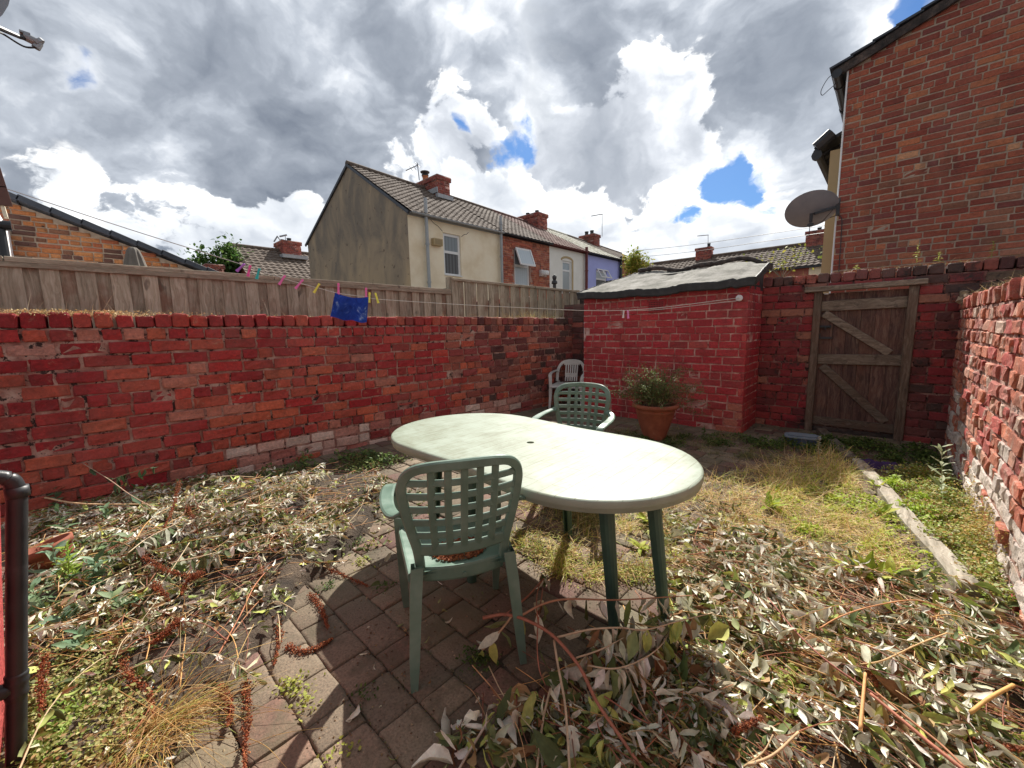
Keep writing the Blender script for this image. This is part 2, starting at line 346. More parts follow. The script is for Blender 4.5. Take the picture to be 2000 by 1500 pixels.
# paving blocks
m,N,b,co,ti=newmat('paver')
n2=N.noise(co,120,3,.6);n1=N.noise(co,6,7,.65);n4=N.noise(co,1.6,5,.6)
c=N.mix(1.,N.ramp(n2,[(.25,(.5,.48,.46)),(.5,(1,1,1)),(.68,(1.25,1.2,1.15)),(.76,(2.1,1.9,1.7))]),ti,'MULTIPLY')
c=N.mix(N.ss(n1,.46,.68,0,.7),c,(.085,.07,.042));c=N.mix(N.ss(n4,.48,.66,0,.5),c,(.17,.155,.09))
N.sock(b.inputs['Base Color'],c);b.inputs['Roughness'].default_value=.88;bump(N,b,N.math('ADD',n2,N.math('MULTIPLY',n1,2.)),.6,.004)
# ------------------------------------------------------------------ world: Nishita sky behind a broken cloud deck
def build_world():
    w=bpy.data.worlds.new('World');SC.world=w;w.use_nodes=True;nt=w.node_tree;N=NT(nt)
    bg=nt.nodes['Background'];STR=.1;bg.inputs[1].default_value=STR
    sky=N.n('ShaderNodeTexSky',sky_type='NISHITA');sky.sun_disc=False
    sky.sun_elevation=math.asin(SUN[2]);sky.sun_rotation=math.atan2(SUN[0],SUN[1]);sky.air_density=1.2;sky.dust_density=.6;sky.ozone_density=2
    D=N.vm('NORMALIZE',N.n('ShaderNodeTexCoord').outputs['Generated'])
    sp=N.n('ShaderNodeSeparateXYZ');N.L.new(D,sp.inputs[0]);z=N.math('MAXIMUM',sp.outputs[2],0.)
    q=N.vm('SCALE',D,sc=N.math('DIVIDE',1.,N.math('ADD',N.math('MULTIPLY',z,.62),.46)))
    wv=N.vm('SUBTRACT',N.noise(q,1.7,3,.5,0,1),(.5,.5,.5))
    fw=N.vm('SUBTRACT',N.noise(q,6,5,.58,0,1),(.5,.5,.5))
    qw=N.vm('ADD',N.vm('ADD',q,N.vm('SCALE',wv,sc=.45)),N.vm('SCALE',fw,sc=.14))
    vx=N.n('ShaderNodeTexVoronoi',feature='F1');N.sock(vx.inputs['Vector'],qw);vx.inputs['Scale'].default_value=5.
    vx.inputs['Detail'].default_value=2.;vx.inputs['Roughness'].default_value=.5;vx.inputs['Lacunarity'].default_value=2.3;vx.normalize=True
    pf=N.math('SUBTRACT',.4,vx.outputs['Distance'])
    n1=N.noise(qw,2.,7,.5);n1b=N.noise(N.vm('ADD',qw,tuple(SUN*.10+np.array([0,0,.07]))),2.,5,.5)
    n2=N.noise(qw,5.,6,.56);n2c=N.math('SUBTRACT',n2,.5);n1c=N.math('SUBTRACT',n1,.5)
    rel=N.math('SUBTRACT',n1,n1b)
    Dw=N.vm('NORMALIZE',N.vm('ADD',N.vm('ADD',D,N.vm('SCALE',wv,sc=.20)),N.vm('SCALE',fw,sc=.08)))
    Dh=N.vm('NORMALIZE',N.vm('ADD',D,N.vm('SCALE',fw,sc=.10)))
    def blob(px,py,r0,r1,amp,v=None):
        d=udir(px,py);x=N.vm('DOT_PRODUCT',v or Dw,tuple(d))
        return N.ss(x,math.cos(math.radians(r0)),math.cos(math.radians(r1)),0.,amp)
    def summ(L,v=None,op='MAXIMUM'):
        a=None
        for t in L:
            k=blob(*t,v=v);a=k if a is None else N.math(op,a,k)
        return a
    def K(c): return N.vm('SCALE',c,sc=1/STR)
    # back deck: thin bright cloud with mottling
    bright=summ([(1120,190,22,4,.20),(1080,20,18,3,.12),(540,440,14,3,.14),(950,330,10,2,.12),(470,60,9,2,.12),(200,130,9,2,.10),(1560,180,12,2,.10),(330,430,12,3,.12),(1440,440,10,2,.16)],op='ADD')
    fine=N.math('ADD',N.math('MULTIPLY',n2c,1.0),N.math('ADD',N.math('MULTIPLY',pf,.45),N.math('MULTIPLY',rel,.9)))
    tA=N.math('ADD',N.math('ADD',.46,bright),N.math('ADD',N.math('MULTIPLY',n1c,.7),N.math('MULTIPLY',fine,.8)))
    cA=N.ramp(tA,[(.1,(.25,.28,.325)),(.38,(.38,.415,.465)),(.60,(.55,.58,.62)),(.84,(.76,.775,.795)),(1.1 if 0 else 1.,(.92,.925,.92))])
    c=K(cA)
    hole=summ([(1000,300,4.6,.6,.92),(1018,255,3.2,.4,.74),(1420,350,4.2,.8,.88),(1478,366,4.2,.5,.88),(1395,318,2.6,.3,.62),(1345,425,2.2,.3,.62),(150,150,2.4,.3,.50),(905,240,1.8,.2,.55),(800,212,2.2,.3,.52),(1310,425,2.0,.3,.6),(1792,8,2.6,.5,.68),(1500,405,2.8,.4,.72),(1090,225,3.,.4,.46)],v=Dh)
    def layer(c,blobs,noise,edge,stops,v=None,soft=.10,det=1.):
        tex=N.math('ADD',N.math('MULTIPLY',n1c,noise),N.math('ADD',N.math('MULTIPLY',n2c,noise*.75*det),N.math('MULTIPLY',pf,noise*.34*det)))
        bl=summ(blobs,v=v);d=N.math('ADD',bl,tex)
        m=N.math('MULTIPLY',N.ss(d,edge,edge+soft),N.ss(bl,.02,.2))
        sh=N.math('SUBTRACT',N.math('ADD',N.math('MULTIPLY',d,.68),N.math('MULTIPLY',hole,-.22)),N.math('ADD',N.math('MULTIPLY',rel,1.6),N.math('ADD',N.math('MULTIPLY',pf,1.25),N.math('MULTIPLY',n2c,1.75))))
        return N.mix(m,c,K(N.ramp(sh,stops)))
    G=[(.14,(.95,.955,.96)),(.30,(.62,.65,.695)),(.46,(.40,.435,.49)),(.64,(.27,.30,.35)),(.95,(.155,.18,.225))]
    c=layer(c,[(230,250,36,4,.95),(500,330,24,2,1.1),(60,430,14,2,.6),(800,110,22,2,1.0),(1350,70,22,2,1.05),(1530,40,14,2,.75),(1525,300,15,1,.7)],1.6,.22,G,soft=.42)
    G2=[(.06,(1.0,1.0,.99)),(.20,(.80,.82,.845)),(.38,(.54,.57,.62)),(.60,(.385,.415,.465)),(.9,(.27,.30,.35))]
    c=layer(c,[(1200,385,15,1,1.1),(1110,320,9,1,.85),(1290,350,9,1,.9),(1250,260,11,1,.72),(860,300,10,1,.6),(950,265,4,.5,.5)],1.5,.34,G2,v=Dh,soft=.13,det=1.3)
    G3=[(.06,(1.0,1.0,.99)),(.22,(.82,.84,.86)),(.40,(.62,.65,.69)),(.62,(.46,.495,.55)),(.9,(.36,.39,.44))]
    c=layer(c,[(1420,465,8,1,.9),(1320,500,10,1,.8),(1510,480,8,1,.75),(960,430,9,1,.8),(890,360,5,.5,.55),(470,500,11,1,.7),(560,470,8,1,.7),(330,520,10,1,.65),(120,430,7,1,.5),(1130,500,10,1,.7)],1.6,.38,G3,v=Dh,soft=.13,det=1.3)
    hf=N.ss(N.math('ADD',hole,N.math('ADD',N.math('MULTIPLY',n2c,1.9),N.math('ADD',N.math('MULTIPLY',pf,-.9),N.math('MULTIPLY',n1c,.8)))),.44,.78,0.,.96)
    blue=N.mix(1.,N.vm('SCALE',sky.outputs[0],sc=.55),(.40,.74,1.2),'MULTIPLY')
    c=N.mix(hf,c,blue)
    # unseen sky overhead and behind the camera, dimmed to deepen the shade
    away=N.vm('DOT_PRODUCT',D,(.20,-.93,.30));hv=N.math('MULTIPLY',N.ss(away,-.25,.75,1.,.62),N.ss(z,.62,.95,1.,.68))
    c=N.vm('SCALE',c,sc=N.math('MULTIPLY',hv,.96))
    N.L.new(c,bg.inputs[0])
    w.cycles.sampling_method='MANUAL';w.cycles.sample_map_resolution=512
build_world()
sl=bpy.data.lights.new('sun','SUN');sl.energy=5.0;sl.angle=math.radians(.55);sl.color=(1,.945,.86);so=bpy.data.objects.new('sun',sl);COL.objects.link(so)
so.rotation_euler=Vector(SUN).to_track_quat('Z','Y').to_euler();so.location=SUN*30
SC.view_settings.view_transform='Standard';SC.view_settings.look='None';SC.view_settings.gamma=1;SC.view_settings.exposure=.62
# ------------------------------------------------------------------ brickwork: every brick a worn block in the wall's one mesh
def _bt(nx=6,nz=5):
    xs=np.array([-.5,-.472,-.2,.2,.472,.5]);zs=np.array([-.5,-.425,0,.425,.5]);V=[];dep=[]
    for j,zv in enumerate(zs):
        for i,xv in enumerate(xs):
            e=(i in(0,nx-1))+(j in(0,nz-1));V.append((xv,-.0 if e==0 else (-.10 if e==1 else -.17),zv))
    V=np.array(V);F_=[]
    for j in range(nz-1):
        for i in range(nx-1):F_.append((j*nx+i,j*nx+i+1,(j+1)*nx+i+1,(j+1)*nx+i))
    ring=[i for i in range(nx)]+[j*nx+nx-1 for j in range(1,nz)]+[(nz-1)*nx+i for i in range(nx-2,-1,-1)]+[j*nx for j in range(nz-2,0,-1)]
    b=len(V);R=V[ring].copy();R[:,1]=-1;V=np.vstack([V,R]);m=len(ring)
    for k in range(m):F_.append((ring[k],b+k,b+(k+1)%m,ring[(k+1)%m]))
    return V,np.array(F_)[:,::-1]
BTV,BTF=_bt()
def bricks(mb,O,U,N_,W,z0,rows,ch,col,bl=.23,hl=.108,joint=.011,header=4,hoff=0,keep=None,rough=.0035,spall=.1,rowfn=None,depth=.06,soldier=False,squash=1.,seed=1,wob=.004):
    """lay bricks on the vertical plane through O along U, facing N_"""
    g=np.random.default_rng(seed);O=np.asarray(O,float);U=norm(U);N_=norm(N_);Z=np.array([0,0,1.])
    C=[];S=[];T=[]
    for r in range(rows):
        zc=z0+(r+.5)*ch;hd=soldier or (header and (r+hoff)%header==0)
        x=-g.uniform(0,.12)
        while x<W:
            L=(hl if hd else bl)*g.uniform(.93,1.06)
            if not hd and g.random()<.07:L=hl
            a=max(x,0);b=min(x+L,W)
            if b-a>.03:
                xc=(a+b)/2
                if keep is None or keep(xc,zc,(b-a)):
                    C.append((xc,g.normal(0,rough),zc+wob*math.sin(xc*1.7+r)+wob*.6*math.sin(xc*5.1+r*2)));S.append((b-a-joint*g.uniform(.6,1.3) if False else b-a,ch-joint*g.uniform(.75,1.3)));T.append(col(xc,zc,r,g))
            x+=L+joint*g.uniform(.8,1.4)
    C=np.array(C);S=np.array(S);T=np.array(T);n=len(C)
    V=np.tile(BTV[None],(n,1,1));nf=30
    V[:,:,0]*=S[:,None,0];V[:,:,2]*=S[:,None,1]
    dd=V[:,:,1].copy();V[:,:nf,1]=dd[:,:nf]*.05*squash+g.normal(0,rough*.55,(n,nf));V[:,nf:,1]=-depth
    ed=np.abs(BTV[:nf,0])>.49;ez=np.abs(BTV[:nf,2])>.49;ed=ed|ez;chip=(g.random((n,nf))<.12)&ed[None]
    V[:,:nf,1]-=np.where(chip,g.uniform(.2,1.6,(n,nf))*rough*1.2,0)
    V[:,:nf,0]+=g.normal(0,rough*.6,(n,nf));V[:,:nf,2]+=g.normal(0,rough*.45,(n,nf))
    V[:,:nf,2]*=np.where(chip,g.uniform(.84,1,(n,nf)),1)
    V[:,nf:,0]*=.96;V[:,nf:,2]*=.93
    sp=g.random(n)<spall;V[sp,:nf,1]-=g.uniform(.002,.006,(sp.sum(),1))+np.abs(g.normal(0,.003,(sp.sum(),nf)))
    th=g.normal(0,.006,n)
    x=V[:,:,0]*np.cos(th)[:,None]-V[:,:,2]*np.sin(th)[:,None];z=V[:,:,0]*np.sin(th)[:,None]+V[:,:,2]*np.cos(th)[:,None]
    P=O+(C[:,0,None]+x)[...,None]*U+(C[:,1,None]+V[:,:,1])[...,None]*N_+(C[:,2,None]+z)[...,None]*Z
    nv=P.shape[1];fl=np.cross(U,Z)@N_>0
    TF=BTF if not fl else BTF[:,::-1]
    Fq=(TF[None]+(np.arange(n)*nv)[:,None,None]).reshape(-1,4)
    mb.add(P.reshape(-1,3),Fq,np.repeat(T,len(TF),0));return n
def palette(cols,w):
    cols=np.array(cols);w=np.array(w)/sum(w)
    return lambda g:cols[g.choice(len(cols),p=w)]*g.uniform(.85,1.12)
def copings(mb,O,U,N_,W,z0,depth,col,h=.11,l=.115,seed=3,gap=.012,miss=.05,jit=.012):
    """a course of bricks laid across the top of a wall: full blocks seen from front, end and top"""
    g=np.random.default_rng(seed);O=np.asarray(O,float);U=norm(U);N_=norm(N_);x=0
    while x<W:
        L=l*g.uniform(.85,1.1);hh=h*g.uniform(.86,1.05)
        if g.random()>miss:
            c=O+U*(x+L/2)+N_*(-depth/2+g.normal(0,jit*.6))+np.array([0,0,z0+hh/2])
            a=g.normal(0,.025);U2=U*math.cos(a)+np.array([0,0,1])*math.sin(a);Z2=norm(np.cross(U2,N_));Z2=Z2 if Z2[2]>0 else -Z2
            s=[];nx,ny,nz=3,4,3;hx,hy,hz=L/2,depth/2,hh/2
            # rounded jittered box from a cube lattice
            V={};F_=[]
            def vid(i,j,k):
                if (i,j,k) not in V:
                    p=np.array([[-1,-.75,.75,1][i]*hx,[-1,-.9,.9,1][j]*hy,[-1,-.72,.72,1][k]*hz])
                    e=(i in(0,3))+(j in(0,3))+(k in(0,3))
                    if e>=2:p*=np.array([.93,.97,.90]) if e==2 else np.array([.85,.94,.80])
                    V[(i,j,k)]=(len(V),p+g.normal(0,.0028,3))
                return V[(i,j,k)][0]
            for a_ in range(3):
                for b_ in range(3):
                    F_.append((vid(a_,b_,3),vid(a_+1,b_,3),vid(a_+1,b_+1,3),vid(a_,b_+1,3)))
                    F_.append((vid(0,a_,b_),vid(0,a_,b_+1),vid(0,a_+1,b_+1),vid(0,a_+1,b_)));F_.append((vid(3,a_,b_),vid(3,a_+1,b_),vid(3,a_+1,b_+1),vid(3,a_,b_+1)))
                    F_.append((vid(a_,0,b_),vid(a_+1,0,b_),vid(a_+1,0,b_+1),vid(a_,0,b_+1)));F_.append((vid(a_,3,b_),vid(a_,3,b_+1),vid(a_+1,3,b_+1),vid(a_+1,3,b_)))
            P=np.array([p for _,p in V.values()]);W3=c+P[:,0,None]*U2-P[:,1,None]*N_*-1+P[:,2,None]*Z2
            mb.add(W3,np.array(F_),col(x,z0,99,g))
        x+=L+gap*g.uniform(.5,2.2)
Z3=np.array([0,0,1.])
# --- left yard wall
L0=np.array([-4.55,-.75,0]);L1=np.array([-4.22,6.2,0]);Lu=norm(L1-L0);Ln=np.array([Lu[1],-Lu[0],0]);LW=np.linalg.norm(L1-L0)
pc=palette([(.33,.020,.024),(.39,.032,.030),(.44,.06,.042),(.28,.04,.034)],[5,4,2.5,1.5])
po=palette([(.50,.115,.06),(.45,.085,.05),(.42,.055,.042),(.48,.18,.125)],[4,4,3,1.2])
pp=palette([(.50,.32,.26),(.46,.22,.17),(.4,.14,.11),(.55,.42,.35)],[3,3,2,1.5])
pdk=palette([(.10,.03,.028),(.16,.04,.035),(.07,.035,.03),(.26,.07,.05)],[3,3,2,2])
pox=palette([(.32,.09,.06),(.38,.14,.095),(.28,.055,.05),(.22,.08,.06)],[3,1.6,3,1.2])
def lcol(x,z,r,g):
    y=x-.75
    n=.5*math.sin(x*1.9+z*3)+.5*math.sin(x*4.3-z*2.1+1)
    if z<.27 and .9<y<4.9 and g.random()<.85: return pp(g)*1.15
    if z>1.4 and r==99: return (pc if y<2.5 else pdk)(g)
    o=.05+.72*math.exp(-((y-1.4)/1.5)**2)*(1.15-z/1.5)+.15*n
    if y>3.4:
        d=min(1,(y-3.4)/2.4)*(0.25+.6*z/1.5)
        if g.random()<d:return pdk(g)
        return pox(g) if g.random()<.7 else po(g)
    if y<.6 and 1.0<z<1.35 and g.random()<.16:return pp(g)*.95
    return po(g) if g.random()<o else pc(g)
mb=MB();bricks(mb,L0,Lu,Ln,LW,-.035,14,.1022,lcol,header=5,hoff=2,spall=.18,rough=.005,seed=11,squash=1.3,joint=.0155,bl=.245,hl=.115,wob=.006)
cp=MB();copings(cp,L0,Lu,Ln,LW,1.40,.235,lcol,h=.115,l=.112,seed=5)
w=thing('brick_wall','long low red painted brick wall with worn orange bricks under the timber fence','wall',(L0[0],L0[1],0))
body=MB()
Pb=[L0+Lu*0-Ln*.0135,L0+Lu*LW-Ln*.0135,L0+Lu*LW-Ln*.225,L0-Ln*.225]
body.faces([p+Z3*-.05 for p in Pb]+[p+Z3*1.40 for p in Pb],[(0,1,5,4),(1,2,6,5),(2,3,7,6),(3,0,4,7),(4,5,6,7)])
body.build('wall_core','mortar',w);o=mb.build('brickwork','brick_left',w);o=cp.build('coping','brick_left',w)
# --- outhouse
OX0,OX1,OY,OZ=-3.52,-1.25,5.45,1.76
pr_=palette([(.40,.026,.036),(.44,.034,.04),(.37,.034,.038),(.46,.07,.06)],[5,4,3,1])
oh=thing('outhouse','small red painted brick outhouse with sagging grey felt roof','outhouse',(OX0,OY,0))
mb=MB();bricks(mb,(OX0,OY,0),(1,0,0),(0,-1,0),OX1-OX0-.003,-.02,19,.0955,lambda x,z,r,g:(pr_(g) if not(z<.2 and x>1.5 and g.random()<.5 or x>2.0 and g.random()<.25) else np.array((.45,.14,.09))),header=5,hoff=3,rough=.0025,spall=.03,seed=21,joint=.0135,squash=.7)
bricks(mb,(OX1,OY,0),(0,1,0),(1,0,0),.72,-.02,20,.0955,lambda x,z,r,g:pr_(g)*.9,header=5,hoff=3,rough=.0025,seed=22)
mb.build('brickwork','brick_paint',oh)
b=MB();b.box((OX0+.004,OY+.0065,-.05),(OX1-.0065,6.15,1.80),);b.build('wall','mortar_red',oh)
b=MB();b.box((-3.52+.0,OY+.006,-.05),(-3.515,6.1,1.8));b.build('side_wall','brick_gate',oh)
# roof felt: wavy sheet rising to the back, thick bitumen front edge
def roofz(u,v): # u 0..1 along x, v 0..1 front->back
    zb=1.845+.33*v+(.02 if u<.9 else 0)+.03*math.sin(u*9+1)*v*.5+.008*math.sin(u*21+v*4)-.03*math.sin(math.pi*u)*(1-v)
    if v>.75: zb-=(u-.15)*.12*(v-.75)*4*.6
    return zb
nu,nv=60,26;G=np.zeros((nu,nv,3));g=np.random.default_rng(4)
for i in range(nu):
    for j in range(nv):
        u=i/(nu-1);v=j/(nv-1);x=(-3.58+.48*v)*(1-u)+(-1.17-.05*v)*u;G[i,j]=(x,5.36+1.05*v,roofz(u,v)+.003*g.normal()+(.012 if u>.635 else 0)+(.01 if (v>.35 and u>.635) else 0))
b=MB();b.grid(G,flip=True);Gb=G.copy();Gb[:,:,2]-=.03;b.grid(Gb);o=b.build('roof','felt',oh,smooth=True)
b=MB();P=[G[i,0]+np.array([0,.012,-.05]) for i in range(nu)];b.strip(P,.105,.035,(0,0,1))
P=[G[-1,j]+np.array([.0,0,-.04]) for j in range(nv)];b.strip(P,.09,.03,(0,0,1));P=[G[0,j]+np.array([0,0,-.04]) for j in range(nv)];b.strip(P,.09,.03,(0,0,1))
o=b.build('fascia','bitumen',oh,smooth=False)
b=MB()  # lumpy mortar/felt ridge at the back
P=np.array([[-3.08+1.80*t+.0,6.38,roofz(t*.95,1)+.02+.02*math.sin(t*13)*math.sin(t*5)+.035*math.exp(-((t-.72)/.2)**2)] for t in np.linspace(0,1,40)])
b.tube(P,.022+.016*np.abs(np.sin(np.arange(40)*1.9))+.004*g.normal(size=40),9);o=b.build('ridge_rubble','rubble',oh,smooth=True)
b=MB();b.faces([(-3.52,OY+.01,1.75),(-1.25,OY+.01,1.75),(-1.25,6.14,1.75),(-3.52,6.14,1.75),(-3.52,OY+.01,1.83),(-1.25,OY+.01,1.83),(-1.25,6.14,2.1),(-3.52,6.14,2.1)],[(0,1,5,4),(1,2,6,5),(3,0,4,7),(2,3,7,6)]);b.build('roof_timbers','bitumen',oh)
b=MB();c=onY(1283,598,OY-.004);b.box((c[0]-.115,OY-.02,c[2]-.075),(c[0]+.115,OY+.01,c[2]+.075),(.36,.03,.035))
for i in range(9):
    for j in range(5):
        b.box((c[0]-.1+i*.0225,OY-.0225,c[2]-.06+j*.026),(c[0]-.1+i*.0225+.013,OY-.0195,c[2]-.06+j*.026+.014),(.04,.012,.012))
m,N,bs_,co,ti=newmat('airbrick');N.sock(bs_.inputs['Base Color'],ti);bs_.inputs['Roughness'].default_value=.7;b.build('air_brick','airbrick',oh)
# --- gate wall, split either side of the opening
GY=6.15;GX0,GX1=-.70,.19
pg=palette([(.26,.02,.028),(.21,.02,.026),(.30,.035,.035),(.15,.022,.024),(.33,.09,.06)],[5,4,3,2,1])
def gcol(x,z,r,g):
    X=x
    if z>1.8 or r==99:return pdk(g)*(1. if x>1.2 else 1.7)
    if x>1.5 and g.random()<.45:return pdk(g)
    if x>1.95:return np.array((.16,.11,.07))*g.uniform(.6,1.3)
    return pg(g) if g.random()>.12 else np.array((.34,.14,.09))
gw=thing('brick_wall','tall dark red back wall of old brick with the timber gate in it','wall',(-1.25,GY,0))
mb=MB();kw=dict(header=5,hoff=1,rough=.0032,spall=.10,joint=.013)
bricks(mb,(-1.25,GY,0),(1,0,0),(0,-1,0),GX0-.005+1.25,-.02,18,.0955,gcol,seed=31,**kw);bricks(mb,(GX1+.004,GY,0),(1,0,0),(0,-1,0),2.75,-.02,18,.0955,lambda x,z,r,g:gcol(x+1.44,z,r,g),seed=32,**kw);bricks(mb,(-1.25,GY,0),(1,0,0),(0,-1,0),4.2,1.700,1,.0955,gcol,header=0,rough=.003,seed=33,joint=.013)
mb.build('brickwork','brick_gate',gw)
cp=MB();copings(cp,(-1.25,GY,0),(1,0,0),(0,-1,0),2.15,1.80,.22,gcol,h=.115,l=.105,seed=8,miss=.02);copings(cp,(.9,GY,0),(1,0,0),(0,-1,0),2.0,1.80,.22,gcol,h=.135,l=.21,seed=9,miss=0);cp.build('coping','brick_gate',gw)
b=MB();b.box((-1.6,GY+.012,-.05),(GX0-.003,GY+.22,1.80));b.box((GX1+.003,GY+.012,-.05),(2.95,GY+.22,1.80));b.box((GX0-.002,GY+.013,1.74),(GX1+.002,GY+.219,1.7995));b.build('wall_core','mortar_dark',gw)
b=MB();b.box((-4.4,GY+.012,-.05),(-3.53,GY+.2,1.75),(.1,.06,.05));bricks(b,(-4.4,GY,0),(1,0,0),(0,-1,0),.86,0,18,.0955,lambda x,z,r,g:pdk(g),seed=35);b.build('gap_wall','brick_gate',gw)
# --- gate
gt=thing('wooden_gate','weathered ledged and braced plank gate with an iron bolt in the back wall','gate',(GX0,GY,0))
gf=GY+.02
gsp=np.linspace(GX0+.069,GX1-.076,7)
b=MB();g=np.random.default_rng(5)
for i in range(6):
    v=g.random();b.obox(((gsp[i]+gsp[i+1])/2,gf+.04+g.normal(0,.002),.86),((1,0,0),(0,1,0),(0,0,1)),((gsp[1]-gsp[0])/2-.0015,.011,.815),(g.uniform(.75,1.25),.5,v))
b.box((gsp[0],gf+.0525,.09),(gsp[6],gf+.060,1.63),(.4,.6,.2));b.build('boards','gate_board',gt)
def gb(name,a,c,w_,t=.028,matn='gate_rail',r=0,tone=1.,y=.012):
    b=MB();b.beam((a[0],gf+y,a[1]),(c[0],gf+y,c[1]),w_,t,(0,1,0),(tone,r,g.random()));o=b.build(name,matn,gt)
    bv=o.modifiers.new('bevel','BEVEL');bv.width=.004;bv.segments=1
gb('rail',(gsp[0],1.525),(gsp[6],1.535),.12,tone=1.05);gb('rail',(gsp[0],.89),(gsp[6],.90),.12,tone=.85);gb('rail',(gsp[0],.13),(gsp[6],.12),.10,tone=.55,r=.4)
gb('brace',(gsp[0]+.03,1.44),(gsp[6]-.10,.975),.085,tone=1.05,y=.014);gb('brace',(gsp[0]+.05,.81),(gsp[6]-.08,.19),.085,tone=.7,r=.3,y=.014)
fr=MB();
def gp(name,x,z0,z1,w_,tone,matn='gate_post'):
    b=MB();b.obox((x,GY+.02,(z0+z1)/2),((1,0,0),(0,1,0),(0,0,1)),(w_/2,.045,(z1-z0)/2),(tone,.3,g.random()));o=b.build(name,matn,gt);o.modifiers.new('bevel','BEVEL').width=.005
gp('frame_post',GX0+.032,-.03,1.70,.075,.95);gp('frame_post',GX1-.038,-.03,1.70,.08,.95)
b=MB();b.beam((GX0-.10,GY-.012,1.725),(GX1+.06,GY-.012,1.735),.06,.11,(0,1,0),(1.15,0,.4));o=b.build('lintel','gate_rail',gt);o.modifiers.new('bevel','BEVEL').width=.006
b=MB();bx,bz=GX0+.10,1.28
b.box((bx-.045,gf-.006,bz-.016),(bx+.075,gf+.004+.02,bz+.016));b.tube([(bx-.06,gf-.018,bz),(bx+.07,gf-.018,bz)],.0075,8);b.tube([(bx+.03,gf-.018,bz),(bx+.03,gf-.035,bz-.004),(bx+.03,gf-.04,bz-.035)],.006,6);b.build('bolt','dark_metal',gt)
b=MB();b.box((bx-.06,gf-.006,bz-.13),(bx-.02,gf+.02,bz-.08));b.box((bx-.03,gf-.002,bz-.145),(bx+.09,gf+.02,bz-.12));b.tube([(bx-.04,gf-.012,bz-.10),(bx-.04,gf-.03,bz-.10)],.012,8);b.build('latch','dark_metal',gt)
b=MB();b.box((GX0-.02,GY+.025,-.05),(GX1+.02,GY+.2,.055));b.build('threshold','rubble',gt)
b=MB();b.box((GX0+.09,GY-.02,1.662),(GX0+.13,GY-.012,1.672));b.build('label_plate','pvc_white',gt)
# --- right yard wall (crumbling, unpainted in part)
RX=.50
prr=palette([(.56,.18,.10),(.50,.14,.08),(.42,.07,.055),(.60,.30,.21),(.60,.42,.33),(.42,.12,.09)],[4,4,3,2,1.,2])
def rcol(x,z,r,g):
    y=6.13-x
    if z<.50+.14*math.sin(x*3) and g.random()<.72:return np.array((.70,.62,.55))*g.uniform(.75,1.1)
    return prr(g)
rw=thing('brick_wall','crumbling sunlit brick wall with brick on edge coping beside the gate','wall',(RX,2.5,0))
mb=MB();bricks(mb,(RX,6.13,0),(0,-1,0),(-1,0,0),7.0,-.02,15,.0965,rcol,header=2,hoff=0,rough=.006,spall=.30,seed=41,squash=1.5,depth=.07,joint=.017,wob=.009);mb.build('brickwork','brick_right',rw)
cp=MB();copings(cp,(RX,6.13,0),(0,-1,0),(-1,0,0),7.0,1.43,.225,rcol,h=.125,l=.068,seed=12,gap=.012,miss=.06,jit=.02);cp.build('coping','brick_right',rw)
b=MB();b.box((RX+.013,-.87,-.05),(RX+.23,6.145,1.43));b.build('wall_core','mortar',rw)
b=MB();g=np.random.default_rng(77)
for i in range(60):
    c=np.array([RX+g.uniform(-.02,.22),6.05-abs(g.normal(0,.16)),1.50+g.uniform(-.02,.09)]);s_=g.uniform(.01,.035)
    b.obox(c,rotM(*g.uniform(0,3,3)).reshape(3,3),(s_,s_*.8,s_*.6),np.array((.55,.42,.3))*g.uniform(.3,1.3))
b.build('broken_mortar','leaf',rw)
# --- own house: red rough-rendered corner and black waste pipe
PT=onD(-4,850,2.15);PB=onD(15,1500,2.15);dl=(PB-PT)/(PT[2]-PB[2])
hp=[PT+dl*(PT[2]+.1)]; 
def hcorner(z): 
    p=PT.copy() if z>=PT[2] else PT+dl*(PT[2]-z);p[2]=z;return p
hw=thing('house_wall','rough red rendered corner of the house behind the black waste pipe','house wall',(PB[0],PB[1],0))
b=MB();zs=[-.05,.2,.4,.6,.8,PT[2],2.2];fr=[hcorner(z) for z in zs]
GA=np.array([[p+np.array([q,0,0]) for q in (0,.4,.85)] for p in fr]);b.grid(GA)
GB=np.array([[p+np.array([0,q,0]) for q in (0,-.3,-1.)] for p in fr]);b.grid(GB,flip=True);b.build('wall','red_render',hw)
pt=onD(33,958,1.9);pb=onD(32,1500,1.9);dv=(pb-pt)/(pt[2]-pb[2]);foot=pt+dv*(pt[2])
wp=thing('waste_pipe','black plastic waste pipe standing at the left corner of the house','pipe',(foot[0],foot[1],0))
rr_=.0225;b=MB();b.tube([foot,pt],rr_,20,cap=False);b.build('pipe','black_pipe',wp,smooth=True)
b=MB();lf=norm(onD(-150,948,1.9)-pt);el=[pt,pt+np.array([0,0,.028])+lf*.006,pt+np.array([0,0,.034])+lf*.016,pt+np.array([0,0,.038])+lf*.04,pt+np.array([0,0,.036])+lf*.26];b.tube(catmull(el,5),rr_*.93,16);b.tube([pt-np.array([0,0,.02]),pt+np.array([0,0,.012])],rr_*1.13,20);b.build('elbow','black_pipe',wp,smooth=True)
b=MB();jz=onD(33,1340,1.9)[2];q=lambda z:pt+dv*(pt[2]-z)
b.tube([q(jz+.045),q(jz+.04),q(jz+.038),q(jz+.025),q(jz+.02),q(jz+.012),q(jz-.01),q(jz-.02),q(jz-.025),q(jz-.04)],np.array([1.0,1.16,1.16,1.1,1.22,1.12,1.1,1.2,1.14,1.0])*rr_,20,cap=False)
b.tube([q(jz),q(jz-.01)+lf*.03,q(jz-.025)+lf*.15],[rr_*.95,rr_,rr_],14);b.build('branch_joint','black_pipe',wp,smooth=True)
